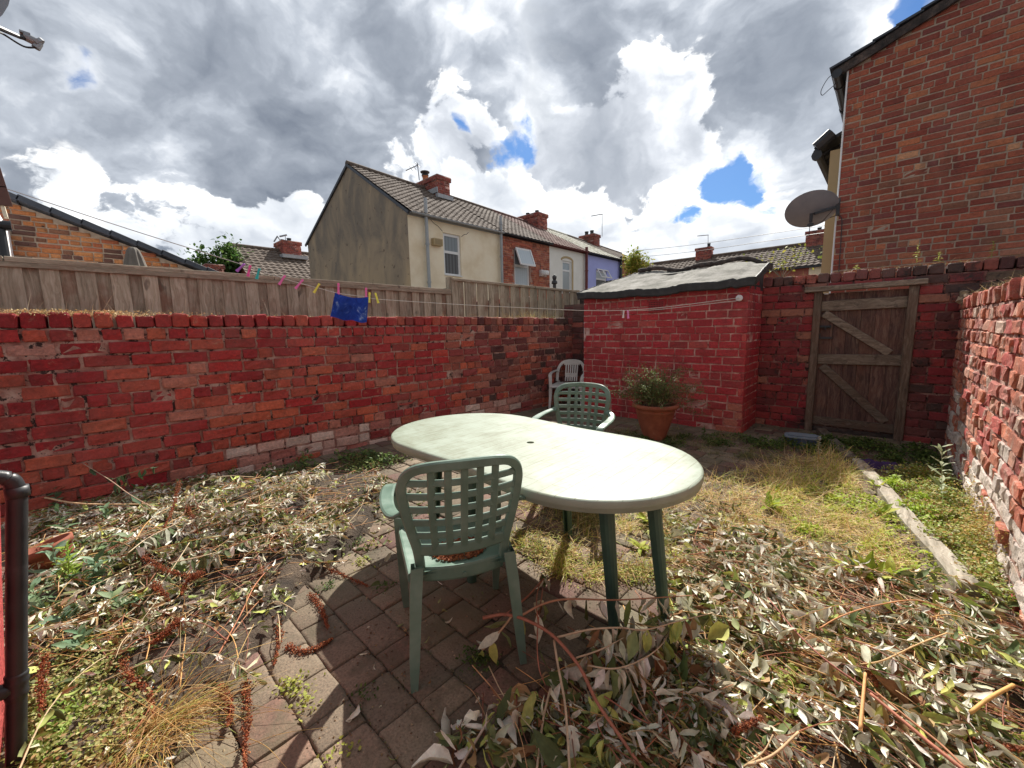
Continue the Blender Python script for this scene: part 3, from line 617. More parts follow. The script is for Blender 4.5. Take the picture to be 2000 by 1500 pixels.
# ------------------------------------------------------------------ ground and paving
g=np.random.default_rng(15)
n=121;xs=np.concatenate([[-60,-25,-12],np.linspace(-5.2,.9,n),[5,15,40]]);ys=np.concatenate([[-20,-6],np.linspace(-1,6.3,n),[12,25,45]])
GG=np.zeros((len(xs),len(ys),3))
for i,x in enumerate(xs):
    for j,y in enumerate(ys):
        GG[i,j]=(x,y,-.012 if -5.2<=x<=.9 and -1<=y<=6.3 else -.03)
GG[:,:,2]+=g.normal(0,.003,GG.shape[:2])
b=MB();b.grid(GG,flip=True);o=b.build('ground','soil',origin=(0,0,0),smooth=True);tag(o,None,None,kind='structure')
pvc=[(.185,.142,.10),(.16,.122,.086),(.20,.142,.10),(.19,.11,.08),(.125,.10,.07),(.225,.175,.122),(.155,.085,.068)]
b=MB();TVp,TFp=BTV.copy(),BTF
C=[];S=[];T=[];y=-.9;row=0;RW_=.158
while y<6.2:
    x=-4.6-g.uniform(0,.15)
    while x<.55:
        L=g.choice([.118,.158,.198,.198])
        C.append((x+L/2,y+RW_/2,0));S.append((L-.003,RW_-.003));T.append(np.array(pvc[g.choice(7,p=[.24,.2,.16,.12,.1,.1,.08])])*g.uniform(.85,1.15));x+=L+.002
    y+=RW_+.002
C=np.array(C);S=np.array(S);T=np.array(T);nn=len(C);V=np.tile(BTV[None],(nn,1,1));V[:,:,0]*=S[:,None,0]*1.;V[:,:,2]*=S[:,None,1]
up=np.where(np.arange(V.shape[1])<30,BTV[:,1]*.035,-.05)[None]+0*V[:,:,1];tx,ty=g.normal(0,.012,nn),g.normal(0,.012,nn)
up=up+V[:,:,0]*tx[:,None]+V[:,:,2]*ty[:,None]+np.where(np.arange(V.shape[1])<30,1,0)[None]*g.normal(0,.0009,(nn,V.shape[1]))
hz=.006*np.sin(C[:,0]*2.3)+.005*np.sin(C[:,1]*2.9+1)+g.normal(0,.0018,nn)+.004
V[:,:30,0]+=g.normal(0,.0015,(nn,30));V[:,:30,2]+=g.normal(0,.0015,(nn,30))
P=np.stack([C[:,0,None]+V[:,:,0],C[:,1,None]+V[:,:,2],hz[:,None]+up],-1)
Fq=(BTF[None,:,::-1]+(np.arange(nn)*V.shape[1])[:,None,None]).reshape(-1,4)
b.add(P.reshape(-1,3),Fq,np.repeat(T,len(BTF),0));o=b.build('paving','paver',origin=(0,0,0),smooth=True);tag(o,None,None,kind='structure')
#PART3
# ------------------------------------------------------------------ houses round about
def tileroof(b,E0,E1,R1,R0,course=.25,roll=.235,amp=.018,tint=(1,1,1),step=.022,pts=6,seed=0):
    """interlocking tiles: E0-E1 eave, R0-R1 ridge; stepped courses with rolls, one mesh"""
    g=np.random.default_rng(seed);E0,E1,R0,R1=[np.asarray(p,float) for p in(E0,E1,R0,R1)]
    L=np.linalg.norm(E1-E0);S=np.linalg.norm(R0-E0);nc=max(2,int(round(S/course)));nr=max(4,int(L/roll))*pts+1
    N_=norm(np.cross(E1-E0,R0-E0));N_=N_ if N_[2]>0 else -N_
    u=np.linspace(0,1,nr);ph=u*L/roll*2*math.pi
    prof=amp*np.clip(np.cos(ph)*1.2,-.35,1)
    for c in range(nc):
        rows=[]
        for k,(v,h) in enumerate(((c/nc-.012,step),((c+1)/nc,0))):
            e=E0+(R0-E0)*v;f=E1+(R1-E1)*v
            rows.append(e+(f-e)*u[:,None]+N_*(h+prof+.004)[:,None] if np.ndim(prof) else 0)
        lo=rows[0]-N_*step;rows=[lo]+rows
        G=np.array(rows);G+=g.normal(0,.0015,G.shape)
        b.grid(G,tint,flip=(np.cross(E1-E0,R0-E0)@N_)<0)
def ridge(b,A,B,r=.1,tint=(1,1,1)):
    A=np.asarray(A,float);B=np.asarray(B,float);n=max(2,int(np.linalg.norm(B-A)/.4))
    for i in range(n):
        p=A+(B-A)*i/n;q_=A+(B-A)*(i+.97)/n;b.tube([p,q_+Z3*.008],[r*1.04,r*.97],10,tint)
def chimney(parent,x0,x1,y0,y1,z0,z1,pots,mat='brick_gable',seed=0,c=None,cap='mortar_dark',ch=.085):
    g=np.random.default_rng(seed);pl=c or palette([(.30,.07,.05),(.24,.05,.04),(.36,.11,.07),(.16,.05,.04)],[4,3,2,2])
    b=MB();rows=int((z1-z0)/ch);f=lambda x,z,r,g:pl(g)
    bricks(b,(x0,y0,z0),(1,0,0),(0,-1,0),x1-x0,0,rows,ch,f,seed=seed);bricks(b,(x1,y0,z0),(0,1,0),(1,0,0),y1-y0,0,rows,ch,f,seed=seed+1)
    bricks(b,(x0-.05,y0-.05,z1-2*ch-.01),(1,0,0),(0,-1,0),x1-x0+.1,0,2,ch,f,seed=seed+2);bricks(b,(x1+.05,y0-.05,z1-2*ch-.01),(0,1,0),(1,0,0),y1-y0+.1,0,2,ch,f,seed=seed+3)
    b.box((x0+.01,y0+.01,z0),(x1-.01,y1,z1-.01),(.35,.2,.17));b.box((x0-.04,y0-.04,z1-2*ch),(x1+.04,y1+.04,z1+.02),(.3,.2,.17))
    o=b.build('chimney',mat,parent,smooth=True)
    for (px,py,h,r,m_) in pots:
        b=MB();b.lathe([(r*1.1,0),(r*1.1,.06),(r,.08),(r*.9,h-.06),(r*1.08,h-.05),(r*1.08,h),(r*.8,h),(r*.78,h-.1)],(px,py,z1+.01),14);po_=b.build('chimney_pot',m_,None,origin=np.array(parent.get('_o')));po_.parent=o;po_.location=(0,0,0)
    return o
def window(parent,face,a0,a1,z0,z1,plane,trans=None,glass=(.10,.12,.14),out=1,leaf=None,mat='pvc_white',fw=.085,door=False,glass2=None):
    """face 'x': window lies in the plane X=plane facing +X, spanning a0..a1 in Y"""
    def P(a,d,z): return (plane+d*out,a,z) if face=='x' else (a,plane-d*out,z)
    b=MB();B_=lambda a,c,z,zz,d0=.001,d1=.035:b.box(P(a,d0,z),P(c,d1,zz))
    B_(a0,a0+fw,z0,z1);B_(a1-fw,a1,z0,z1);B_(a0+fw,a1-fw,z0,z0+fw);B_(a0+fw,a1-fw,z1-fw,z1)
    if trans:B_(a0+fw,a1-fw,trans-fw/2,trans+fw/2)
    w_=b.build('window',mat,parent)
    b=MB();b.box(P(a0+fw,.004,z0+fw),P(a1-fw,.012,(trans or z1)-fw*.5),glass)
    if trans:b.box(P(a0+fw,.004,trans+fw/2),P(a1-fw,.012,z1-fw),glass2 or glass)
    o=b.build('pane','window_glass',None,origin=np.array(parent.get('_o')));o.parent=w_;o.location=(0,0,0)
    b=MB();b.box(P(a0-.0,.036,z0-.0),P(a1+.0,.13,z0+.035));o=b.build('sill',mat,None,origin=np.array(parent.get('_o')));o.parent=w_;o.location=(0,0,0)
    return w_
TX=-11.3;RXr=-14.9
EZ=5.12;RZ=7.40
def RZf(y):return 7.42-.036*(y-7.5)
def terrace(name,label,y0,y1,wm,tm,first=False,tt=(1,1,1),seed=0,brick=False,hole=None):
    t=thing(name,label,'house',(TX,y0,0),0,'row of terraced houses beyond the fence')
    def shell(b,xf,tint=(1,1,1)):
        if not hole: b.box((-19,y0,-.1),(xf,y1,EZ-.03),tint);return
        a0,a1,h0,h1=hole;b.box((-19,y0,-.1),(xf-.12,y1,EZ-.03),tint)
        for (p,q) in (((y0,-.1),(a0,EZ-.03)),((a1,-.1),(y1,EZ-.03)),((a0,-.1),(a1,h0)),((a0,h1),(a1,EZ-.03))):b.box((xf-.1199,p[0],p[1]),(xf,q[0],q[1]),tint)
    if brick:
        b=MB();pl=palette([(.42,.13,.07),(.48,.18,.1),(.36,.09,.055),(.28,.08,.05)],[4,3,3,2])
        bricks(b,(TX,y0,2.2),(0,1,0),(1,0,0),y1-y0,0,34,.085,lambda x,z,r,g:pl(g),seed=seed,rough=.002,keep=(None if not hole else lambda x,z,l:not(hole[0]-l/2<x+y0<hole[1]+l/2 and hole[2]<z+2.2<hole[3])));shell(b,TX-.012,(.4,.25,.2));b.build('wall','brick_orange',t)
    else:
        b=MB();shell(b,TX);b.build('wall',wm,t)
    b=MB();ov=.16;sl=(RZ-EZ)/(TX-RXr);ez=EZ-.01-ov*sl*.9
    tileroof(b,(TX+ov,y0-(.07 if first else 0),ez+.03),(TX+ov,y1,ez+.03),(RXr,y1,RZf(y1)),(RXr,y0-(.07 if first else 0),RZf(y0)),tint=tt,seed=seed)
    b.faces([(TX+ov,y0,ez-.01),(TX+ov,y1,ez-.01),(RXr,y1,RZf(y1)-.05),(RXr,y0,RZf(y0)-.05)],[(0,3,2,1)],(.4,.4,.4))
    b.faces([(RXr,y0-(.07 if first else 0),RZf(y0)),(RXr,y1,RZf(y1)),(-19.3,y1,5.25),(-19.3,y0-(.07 if first else 0),5.25)],[(0,1,2,3)])
    ridge(b,(RXr,y0-(.07 if first else 0),RZf(y0)),(RXr,y1,RZf(y1)),.11,tt)
    b.build('roof',tm,t,smooth=False)
    return t
def gutter(parent,y0,y1,mat,x=None,z=None,r=.055):
    x=x or TX+.17;z=z or EZ-.12
    b=MB();an=np.linspace(math.pi,2*math.pi,9)
    G=np.array([[(x+.03+r*math.cos(a),y,z+r*math.sin(a)+.02) for a in an] for y in(y0,y1)]);b.grid(G);G2=G.copy();G2[:,:,2]+=.004;b.grid(G2,flip=True)
    b.box((TX+.001,y0,z-.05),(TX+.03,y1,z+.07));return b.build('gutter',mat,parent)
def downpipe(parent,y,z0,z1,mat,x=None,r=.04,swan=False):
    x=x or TX+.07;P=[(x,y,z0),(x,y,z1)];
    if swan:P=[(x,y,z0),(x,y,z1-.35),(x+.09,y,z1-.18),(x+.09,y,z1)]
    b=MB();b.tube(P,r,12);
    for zz in np.arange(z0+.5,z1-.3,1.2):b.tube([(x,y,zz),(x,y,zz+.06)],r*1.25,12)
    return b.build('drainpipe',mat,parent)
YB=[7.5,11.62,14.72,17.62,21.1]
# cream end house
h1=terrace('terraced_house','cream rendered end house with a stained blank gable and brown tiled roof',YB[0],YB[1],'render_wall','tile_brown',True,seed=1,hole=(8.86,9.62,3.22,4.63))
b=MB();gy=YB[0]-.02;b.faces([(TX-.001,gy,-.1),(TX-.001,gy,EZ-.02),(RXr,gy,RZ-.03),(-19.1,gy,5.25),(-19.1,gy,-.1)]+[(TX-.001,gy+.019,-.1),(TX-.001,gy+.019,EZ-.02),(RXr,gy+.019,RZ-.03),(-19.1,gy+.019,5.25),(-19.1,gy+.019,-.1)],[(0,1,2,3,4),(5,9,8,7,6),(0,5,6,1),(1,6,7,2),(2,7,8,3)]);b.build('gable_wall','gable_render',h1)
b=MB();b.beam((TX+.16,gy-.04,EZ-.14),(RXr,gy-.04,RZ-.02),.05,.09,(0,0,1));b.beam((RXr,gy-.04,RZ-.02),(-19.25,gy-.04,5.2),.05,.09,(0,0,1));b.build('verge','tile_slate',h1)
gutter(h1,YB[0],YB[1],'pvc_grey')
downpipe(h1,8.12,1.2,5.55,'pvc_grey',x=TX+.12,r=.055);downpipe(h1,11.55,1.2,5.62,'pvc_grey',x=TX+.12,r=.055)
window(h1,'x',8.86,9.62,3.22,4.63,TX-.09,trans=4.02,glass=(.07,.065,.065),glass2=(.20,.23,.25))
b=MB();b.box((TX,8.36,4.14),(TX+.16,8.72,4.36));b.box((TX+.161,8.40,4.17),(TX+.17,8.68,4.33),(.7,.7,.7));b.build('vent_box','beige_render',h1)
b=MB();b.tube([(TX+.006,8.3,5.0),(TX+.006,8.5,4.86),(TX+.006,8.66,4.80),(TX+.006,8.84,4.66)],.008,4);b.build('crack','rubble',h1);b=MB();b.tube([(TX+.006,9.66,4.6),(TX+.006,9.8,4.70),(TX+.006,9.9,4.72),(TX+.006,10.0,4.80)],.008,4);b.build('crack','rubble',h1)
chimney(h1,-15.5,-13.97,10.78,11.42,6.6,7.64,[(-15.15,11.05,.30,.12,'flue_pot')],seed=51)
b=MB();b.lathe([(.15,0),(.15,.05),(.09,.07),(.2,.14),(.2,.17),(.02,.22)],(-15.15,11.05,7.95),12);b.build('chimney_cowl','dark_metal',h1)
b=MB();b.box((-14.02,10.70,6.74),(-13.86,11.50,6.90));b.box((-15.2,10.72,6.95),(-13.95,10.775,7.16));b.build('lead_flashing','lead',h1)
# brick house
h2=terrace('terraced_house','orange brick house with an open white top hung window between cream and white houses',YB[1],YB[2],None,'tile_brown',seed=2,brick=True,hole=(12.42,13.36,3.05,4.62))
gutter(h2,YB[1],YB[2],'pvc_dark')
window(h2,'x',12.42,13.36,3.05,4.62,TX-.09,trans=3.92,glass=(.42,.47,.5),glass2=(.2,.22,.24))
b=MB();P0=np.array((TX+.03,12.42,4.62));dn=norm(np.array((.36,0,-1)))
for a,c in(((12.42),(12.49)),((13.29),(13.36))):b.beam((TX+.05,(a+c)/2,4.6),(TX+.05+.27,(a+c)/2,3.90),.07,.05,(1,0,0))
b.beam((TX+.05,12.49,4.57),(TX+.05,13.29,4.57),.05,.07);b.beam((TX+.315,12.49,3.93),(TX+.315,13.29,3.93),.05,.07);o=b.build('open_sash','pvc_white',h2)
b=MB();b.faces([(TX+.06,12.49,4.57),(TX+.06,13.29,4.57),(TX+.31,13.29,3.94),(TX+.31,12.49,3.94)],[(0,3,2,1)],(.5,.57,.62));p_=b.build('pane','window_glass',None,origin=np.array(h2.get('_o')));p_.parent=o;p_.location=(0,0,0)
b=MB();an=np.linspace(0,math.pi,12);b.strip([(TX+.012,12.89+.62*math.cos(a),4.66+.12*math.sin(a)) for a in an],.1,.02,(0,0,1),(.45,.12,.07));b.build('window_arch','brick_orange',h2)
b=MB();b.lathe([(.0,0),(.2,.02),(.22,.1),(.2,.2),(.0,.24)],(TX+.14,14.15,3.62),14);b.box((TX,13.98,3.6),(TX+.14,14.32,3.86));b.build('vent_box','pvc_white',h2)
b=MB();b.tube([(TX+.02,14.05,3.86),(TX+.02,14.05,4.1)],.01,4);b.build('vent_stub','dark_metal',h2)
chimney(h2,-15.5,-14.1,17.4,18.2,6.2,7.46,[(-15.1,17.75,.2,.1,'bitumen'),(-14.45,17.75,.2,.1,'bitumen')],seed=61)
# white house
h3=terrace('terraced_house','white rendered house with maroon gutter and downpipe',YB[2],YB[3],'white_render','tile_red',seed=3,hole=(15.70,16.42,2.6,4.45))
gutter(h3,YB[2],YB[3],'maroon');downpipe(h3,17.52,1.2,5.25,'maroon',x=TX+.13,r=.07)
window(h3,'x',15.70,16.42,2.6,4.45,TX-.09,trans=4.02,glass=(.36,.4,.42),glass2=(.3,.36,.4))
b=MB();b.strip([(TX+.012,16.06+.46*math.cos(a),4.46+.16*math.sin(a)) for a in an],.09,.03,(0,0,1));b.box((TX,16.44,2.5),(TX+.02,16.55,4.5));b.build('window_arch','beige_render',h3)
# lilac house
h4=terrace('terraced_house','lilac rendered house with a pale mossy roof at the far end of the row',YB[3],YB[4],'lilac_render','tile_mossy',seed=4,hole=(18.62,19.72,3.1,4.3))
gutter(h4,YB[3],YB[4],'pvc_dark');downpipe(h4,21.0,1.2,5.2,'pvc_dark',x=TX+.12,r=.08)
window(h4,'x',18.62,19.72,3.1,4.3,TX-.09,trans=3.86,glass=(.12,.13,.13),glass2=(.5,.55,.58))
b=MB()
for a0,a1 in((18.64,19.16),(19.2,19.72)):
    for a in(a0,a1-.05):b.beam((TX+.05,a+.02,4.34),(TX+.3,a+.02,3.92),.05,.04,(1,0,0))
    b.beam((TX+.05,a0,4.33),(TX+.05,a1,4.33),.05,.05);b.beam((TX+.3,a0,3.93),(TX+.3,a1,3.93),.05,.05)
b.build('open_sash','pvc_white',h4)
chimney(h4,-15.4,-14.3,23.3,24.0,6.0,7.3,[(-15.05,23.6,.28,.12,'bitumen'),(-14.65,23.6,.28,.12,'bitumen')],seed=71)
h5=terrace('terraced_house','brown roofed brick house beyond the lilac one',YB[4],28.,None,'tile_brown',seed=5,brick=True)
# brick on the far row beyond the outhouse
def farrow():
    t=thing('terraced_row','long low terrace with a mossy brown roof behind the outhouse','house row',(-10,35,0))
    b=MB();pl=palette([(.40,.12,.07),(.33,.09,.06)],[1,1]);b.box((-19,35-2.6,0),(2,40,5.1),(.33,.1,.07));b.build('wall','brick_orange',t)
    b=MB();tileroof(b,(2,32.2,5.0),(-19,32.2,5.0),(-19,35,6.75),(2,35,6.75),course=.33,roll=.33,amp=.03,step=.035,pts=4);b.faces([(-19,35,6.7),(2,35,6.7),(2,39,4.9),(-19,39,4.9)],[(0,1,2,3)]);ridge(b,(-19,35,6.77),(2,35,6.77),.13);b.build('roof','tile_brown',t)
    chimney(t,-11.9,-10.75,34.6,35.2,5.9,7.45,[(-11.0,34.9,.3,.12,'bitumen')],seed=81,ch=.1);chimney(t,-4.7,-3.65,34.6,35.2,5.9,7.5,[(-4.0,34.9,.2,.12,'bitumen')],seed=85,ch=.1)
    b=MB();b.box((-19,32.15,4.85),(2,32.3,4.98));b.build('gutter','pvc_dark',t)
    window(t,'y',-6.55,-5.3,3.1,4.35,32.4,trans=3.9,glass=(.4,.45,.5));window(t,'y',-12.5,-11.4,3.1,4.35,32.4,glass=(.3,.35,.4))
    b=MB();b.box((-4.1,32.36,0),(1,32.395,4.9));b.build('pale_wall','render_wall',t)
farrow()
# far red gable at left, seen over the fence
def farleft():
    t=thing('brick_house','distant small brick house with brown tiled roof left of the cream gable','house',(-27,6.4,0))
    b=MB();pl=palette([(.30,.08,.055),(.25,.06,.045)],[1,1]);
    rx,rz,y0=-27.,6.26,6.45;ex=-23.5;ez=4.0
    b.faces([(ex,y0,0),(ex,y0,ez),(rx,y0,rz),(-30.5,y0,ez),(-30.5,y0,0)],[(0,1,2,3,4)],(.28,.08,.055));b.faces([(ex,y0,0),(ex,14,0),(ex,14,ez),(ex,y0,ez)],[(0,1,2,3)],(.3,.08,.055));b.build('wall','brick_orange',t)
    b=MB();tileroof(b,(ex+.2,y0-.15,ez-.1),(ex+.2,14,ez-.1),(rx,14,rz),(rx,y0-.15,rz),course=.33,roll=.33,amp=.03,step=.035,pts=4,seed=6);b.faces([(rx,y0-.15,rz),(rx,14,rz),(-30.6,14,4),(-30.6,y0-.15,4)],[(0,1,2,3)]);ridge(b,(rx,y0-.15,rz+.02),(rx,14,rz+.02),.12);b.build('roof','tile_brown',t)
    chimney(t,-27.7,-26.3,8.9,9.9,5.6,6.78,[(-27.3,9.2,.22,.12,'bitumen'),(-26.7,9.4,.22,.12,'bitumen')],seed=91,ch=.1)
    b=MB();b.box((-26.6,8.7,5.75),(-25.9,10.1,5.95));b.build('lead_flashing','lead',t)
    t2=thing('chimney_stack','low dark red chimney stack beside the distant bush','chimney',(-25,4.6,0))
    p=onX(420,533,-25);chimney(t2,-25.6,-24.6,p[1]-.4,p[1]+.3,3.2,p[2]+.35,[],seed=95,ch=.1)
farleft()
# orange neighbour extension (left, beyond the fence)
on=thing('brick_extension','orange multi coloured brick extension with a sloping slate verge beyond the fence','house',(-9.5,-.4,0))
A_=onX(8,385,-9.5);B_=onX(395,530,-9.5);sl_=(B_[2]-A_[2])/(B_[1]-A_[1])
top=lambda y:A_[2]+(y-A_[1])*sl_
por=palette([(.46,.17,.055),(.52,.22,.08),(.40,.12,.05),(.12,.055,.04),(.20,.09,.05)],[5,3,3,1.2,1.6])
b=MB();y_0=-.62
bricks(b,(-9.5,y_0,1.0),(0,1,0),(1,0,0),3.6,0,32,.074,lambda x,z,r,g:por(g),header=3,seed=101,rough=.002,joint=.014,bl=.215,hl=.103,keep=lambda x,z,l:z+1.0+.03<top(y_0+x)-.03)
b.build('brickwork','brick_orange',on,smooth=True)
b=MB();P=[(-9.512,y_0,0),(-9.512,y_0+3.6,0),(-9.512,y_0+3.6,max(.5,top(y_0+3.6)-.03)),(-9.512,y_0,top(y_0)-.03)];b.faces(P+[(x-3,y,z) for x,y,z in P],[(0,1,2,3),(1,5,6,2),(7,6,5,4)],(1,1,1));b.build('wall','mortar_pale',on)
b=MB();n=12
for i in range(n):
    y0_=y_0-.02+3.7*i/n;y1_=y_0-.02+3.7*(i+1.04)/n
    b.beam((-9.47,y0_,top(y0_)+.035+.022),(-9.47,y1_,top(y1_)+.035),.16,.085,(0,0,1));b.beam((-10.9,y0_,top(y0_)+.05),(-10.9,y1_,top(y1_)+.03),2.75,.03,(0,0,1))
o=b.build('roof','tile_slate',on);o.modifiers.new('bevel','BEVEL').width=.004
# neighbour's house corner at the far left edge: fascia, brown tiles, gutter and downpipe
nb=thing('neighbour_house','edge of the neighbouring house with white bargeboard and black gutter at the left','house',(-7.3,-.8,0))
b=MB();a=onX(-40,330,-7.3);c=onX(14,420,-7.3);b.beam(onX(-60,190,-7.3),onX(12,425,-7.3),.03,.11,(1,0,0));b.build('bargeboard','render_wall',nb)
b=MB();pa,pb_=onX(-66,175,-7.25),onX(8,400,-7.25)
for i in range(6):b.beam(pa+(pb_-pa)*i/6,pa+(pb_-pa)*(i+1.05)/6,.12,.05,(1,0,0))
b.build('verge_tiles','tile_red',nb)
b=MB();p=onX(14,441,-7.2);b.tube([p+np.array([-.0,-.6,0]),p+np.array([0,-.02,0])],.045,12);b.tube([p+np.array([0,-.03,0]),p+np.array([0,.03,0])],.055,12);b.build('gutter','pvc_dark',nb)
b=MB();p=onX(4,470,-7.2);b.tube([(p[0],p[1],0),(p[0],p[1],p[2]+.12)],.04,12);b.build('drainpipe','pvc_dark',nb)
b=MB();b.box((-10,-3,0),(-7.32,onX(-2,500,-7.3)[1],2.9));b.build('wall','brick_orange',nb)
# folded parasol behind the fence
fp=thing('parasol','folded grey brown garden parasol top showing above the fence','parasol',(0,0,0));pp_=onX(264,520,-6.2);fp.location=(pp_[0],pp_[1],0);fp['_o']=[float(pp_[0]),float(pp_[1]),0.]
tz=onX(257,482,-6.2)[2]
b=MB();b.lathe([(.004,0),(.035,-.008),(.055,-.04),(.072,-.12),(.09,-.2),(.108,-.27),(.1,-.275),(.05,-.24)],(pp_[0],pp_[1],tz),48,fn=lambda a,z:.011*np.sin(a*9)*min(1,-z*8)*(1) if z<-.02 else 0*a);b.build('canopy','canvas_grey',fp,smooth=True)
b=MB();b.tube([(pp_[0],pp_[1],0),(pp_[0],pp_[1],tz-.03)],.018,10);b.build('pole','grey_metal',fp)
# ------------------------------------------------------------------ timber fences
def fence(name,label,X,y0,y1,zt,bw,gapped,seed,post=None):
    t=thing(name,label,'fence',(X,y0,0));g=np.random.default_rng(seed);y=y0;b=MB();i=0
    while y<y1-.03:
        w_=bw*g.uniform(.93,1.06);w_=min(w_,y1-y);lay=i%2;d=-.0 if lay==0 else -.019
        tone=g.uniform(.82,1.15)*(1 if lay==0 else .82);b.obox((X+d,y+w_/2+(0 if not gapped else .0),zt/2),((0,1,0),(1,0,0),(0,0,1)),(w_/2+(.008 if lay and not gapped else 0),.009,zt/2-.02),(tone,.9 if lay else .35,g.random()))
        y+=w_+(.018 if gapped else -.012);i+=1
    b.build('boards','fence_wood',t)
    b=MB();L=1.9;k=y0
    while k<y1-.01:
        e=min(k+L,y1);b.box((X-.05,k+.004,zt-.035),(X+.026,e-.004,zt+.006),(g.uniform(.9,1.1),.1,g.random()));k=e
    if not gapped:b.box((X+.0095,y0,zt-.075),(X+.028,y1,zt-.0355),(.85,.4,g.random()))
    o=b.build('top_rail','rail_wood',t);o.modifiers.new('bevel','BEVEL').width=.003
    b=MB()
    for yy in ([y0] if gapped else [])+([y1-.04]):
        b=MB();b.box((X-.09,yy-.04,0),(X-.01,yy+.04,zt+.02),(.8,.1,g.random()));b.build('post','fence_wood',t)
    return t
fence('timber_fence','long weathered overlapping board fence behind the painted wall',-5.1,-2.2,4.10,1.965,.115,False,3)
fence('timber_fence','taller grey board fence section with gaps near the outhouse',-5.12,4.14,7.75,2.145,.118,True,4)
# dark wall stub and black vent seen beyond it
nw=thing('brick_wall','dark mossy back wall of the next yard seen left of the outhouse roof','wall',(-6,7.9,0));b=MB();b.box((-9,7.8,0),(-3.6,8.0,2.02));b.build('wall_core','rubble',nw);b=MB()
copings(b,(-9,7.78,0),(1,0,0),(0,-1,0),5.4,2.02,.25,lambda x,z,r,g:pdk(g)*1.5,h=.12,l=.2,seed=14);b.build('coping','brick_gate',nw)
vp=onX(1083,560,-8.2);vt=thing('vent_pipe','black finial topped vent pipe standing before the white house','pipe',(vp[0],vp[1],0));b=MB();z1_=onX(1083,537,-8.2)[2]
b.lathe([(.055,0),(.055,z1_-.30),(.1,z1_-.27),(.085,z1_-.2),(.05,z1_-.16),(.07,z1_-.11),(.075,z1_-.05),(.03,z1_),(0,z1_+.01)],(vp[0],vp[1],0),14);b.build('shaft','dark_metal',vt)
# ------------------------------------------------------------------ tall brick gable house across the alley (right)
HY=8.7;HX=-.70
gh=thing('brick_house','tall red brick gable house across the alley on the right','house',(HX,HY,0))
pgb=palette([(.31,.080,.046),(.35,.098,.052),(.25,.058,.038),(.41,.14,.065),(.25,.10,.058),(.20,.055,.045)],[6,4,4,1.2,1.,1.])
C0=onY(1660,112,HY);edge=lambda z:HX+0*z-(z-2.16)*.02
v0=onY(1632,140,HY);v1=onY(1850,0,HY);vs=(v1[2]-v0[2])/(v1[0]-v0[0]);vtop=lambda x:v0[2]+(x-v0[0])*vs
def gcol2(x,z,r,g):
    c=pgb(g)
    if x>1.6 and z<2.2 and g.random()<.4:c=np.array((.36,.15,.09))*g.uniform(.8,1.2)
    if g.random()<.008:c=np.array((.55,.28,.15))
    return c
b=MB();bricks(b,(HX-.08,HY,1.0),(1,0,0),(0,-1,0),5.2,0,66,.0905,gcol2,header=6,hoff=2,bl=.232,rough=.0022,spall=.02,seed=111,joint=.0165,keep=lambda x,z,l:z+1.0<vtop(HX-.08+x)-.10,squash=.6)
b.build('brickwork','brick_gable',gh)
b=MB();b.faces([(HX-.07,HY+.010,-.1),(4.5,HY+.010,-.1),(4.5,HY+.010,vtop(4.5)-.06),(HX-.07,HY+.010,vtop(HX-.07)-.06)]+[(HX-.07,HY+7,-.1),(4.5,HY+7,-.1),(4.5,HY+7,vtop(4.5)-.06),(HX-.07,HY+7,vtop(HX-.07)-.06)],[(0,1,2,3),(4,7,6,5),(0,3,7,4),(3,2,6,7)]);b.build('wall','mortar_pale',gh)
b=MB();g=np.random.default_rng(6);n=9;xa,xb=v0[0]-.02,4.5
for i in range(n):
    p=np.array((xa+(xb-xa)*i/n,HY-.045,0));q_=np.array((xa+(xb-xa)*(i+1)/n,HY-.045,0));p[2]=vtop(p[0])-.055;q_[2]=vtop(q_[0])-.055-g.uniform(0,.012);b.beam(p,q_,.045,.12,(0,0,1))
b.build('bargeboard','rubble',gh)
b=MB()
for i in range(22):
    x0_=xa-.05+(xb-xa)*i/22;x1_=xa-.05+(xb-xa)*(i+1.12)/22
    b.beam((x0_,HY+3.4,vtop(x0_)+.055),(x1_,HY+3.4,vtop(x1_)+.03),7.0,.03,(0,0,1))
b.build('roof','tile_slate',gh)
b=MB();b.tube([(HX-.09,HY-.012,1.),(HX-.09,HY-.012,vtop(HX)-.1)],.012,8);b.build('corner_bead','pvc_white',gh)
gu=onY(1640,135,HY)
b=MB();b.tube([(gu[0]-.02,HY-.12,gu[2]-.10),(gu[0]-.02,HY+6,gu[2]-.10)],.065,12);
for k in range(5):b.tube([(gu[0]-.02,HY+.3+k,gu[2]-.10),(gu[0]-.02,HY+.36+k,gu[2]-.10)],.078,12)
b.build('gutter','pvc_dark',gh)
b=MB();ca=[onY(1634,143,HY),onY(1618,152,HY),onY(1604,176,HY),onY(1606,186,HY),onY(1618,176,HY),onY(1636,160,HY)];b.tube(catmull(ca,6),.0055,5);b.build('loose_cable','dark_metal',gh)
b=MB();ca=[onY(1621,425,HY-.02),onY(1636,421,HY-.02),onY(1644,428,HY-.02),onY(1643,460,HY-.02),onY(1638,534,HY-.02)];b.tube(catmull(ca,6),.0065,5);b.build('cable','dark_metal',gh)
wg=thing('rear_wing','beige rendered wing with a black tiled eave behind the brick gable','house',(-1.1,9.6,0))
b=MB();b.box((-1.02,9.5,-.1),(-.72,14,4.35));b.build('wall','beige_render',wg)
b=MB();e=onY(1617,290,9.4)
for k in range(9):
    b.tube([(-1.22,9.42+k*.5,4.44),(-1.0,9.42+k*.5,4.62)],.1,8);b.beam((-1.25,9.67+k*.5,4.44),(-.6,9.67+k*.5,4.72),.4,.05,(0,0,1))
b.tube([(-1.2,9.4,4.36),(-1.2,14,4.36)],.06,10);b.tube([(-1.2,9.38,4.30),(-1.2,9.46,4.30)],.08,10)
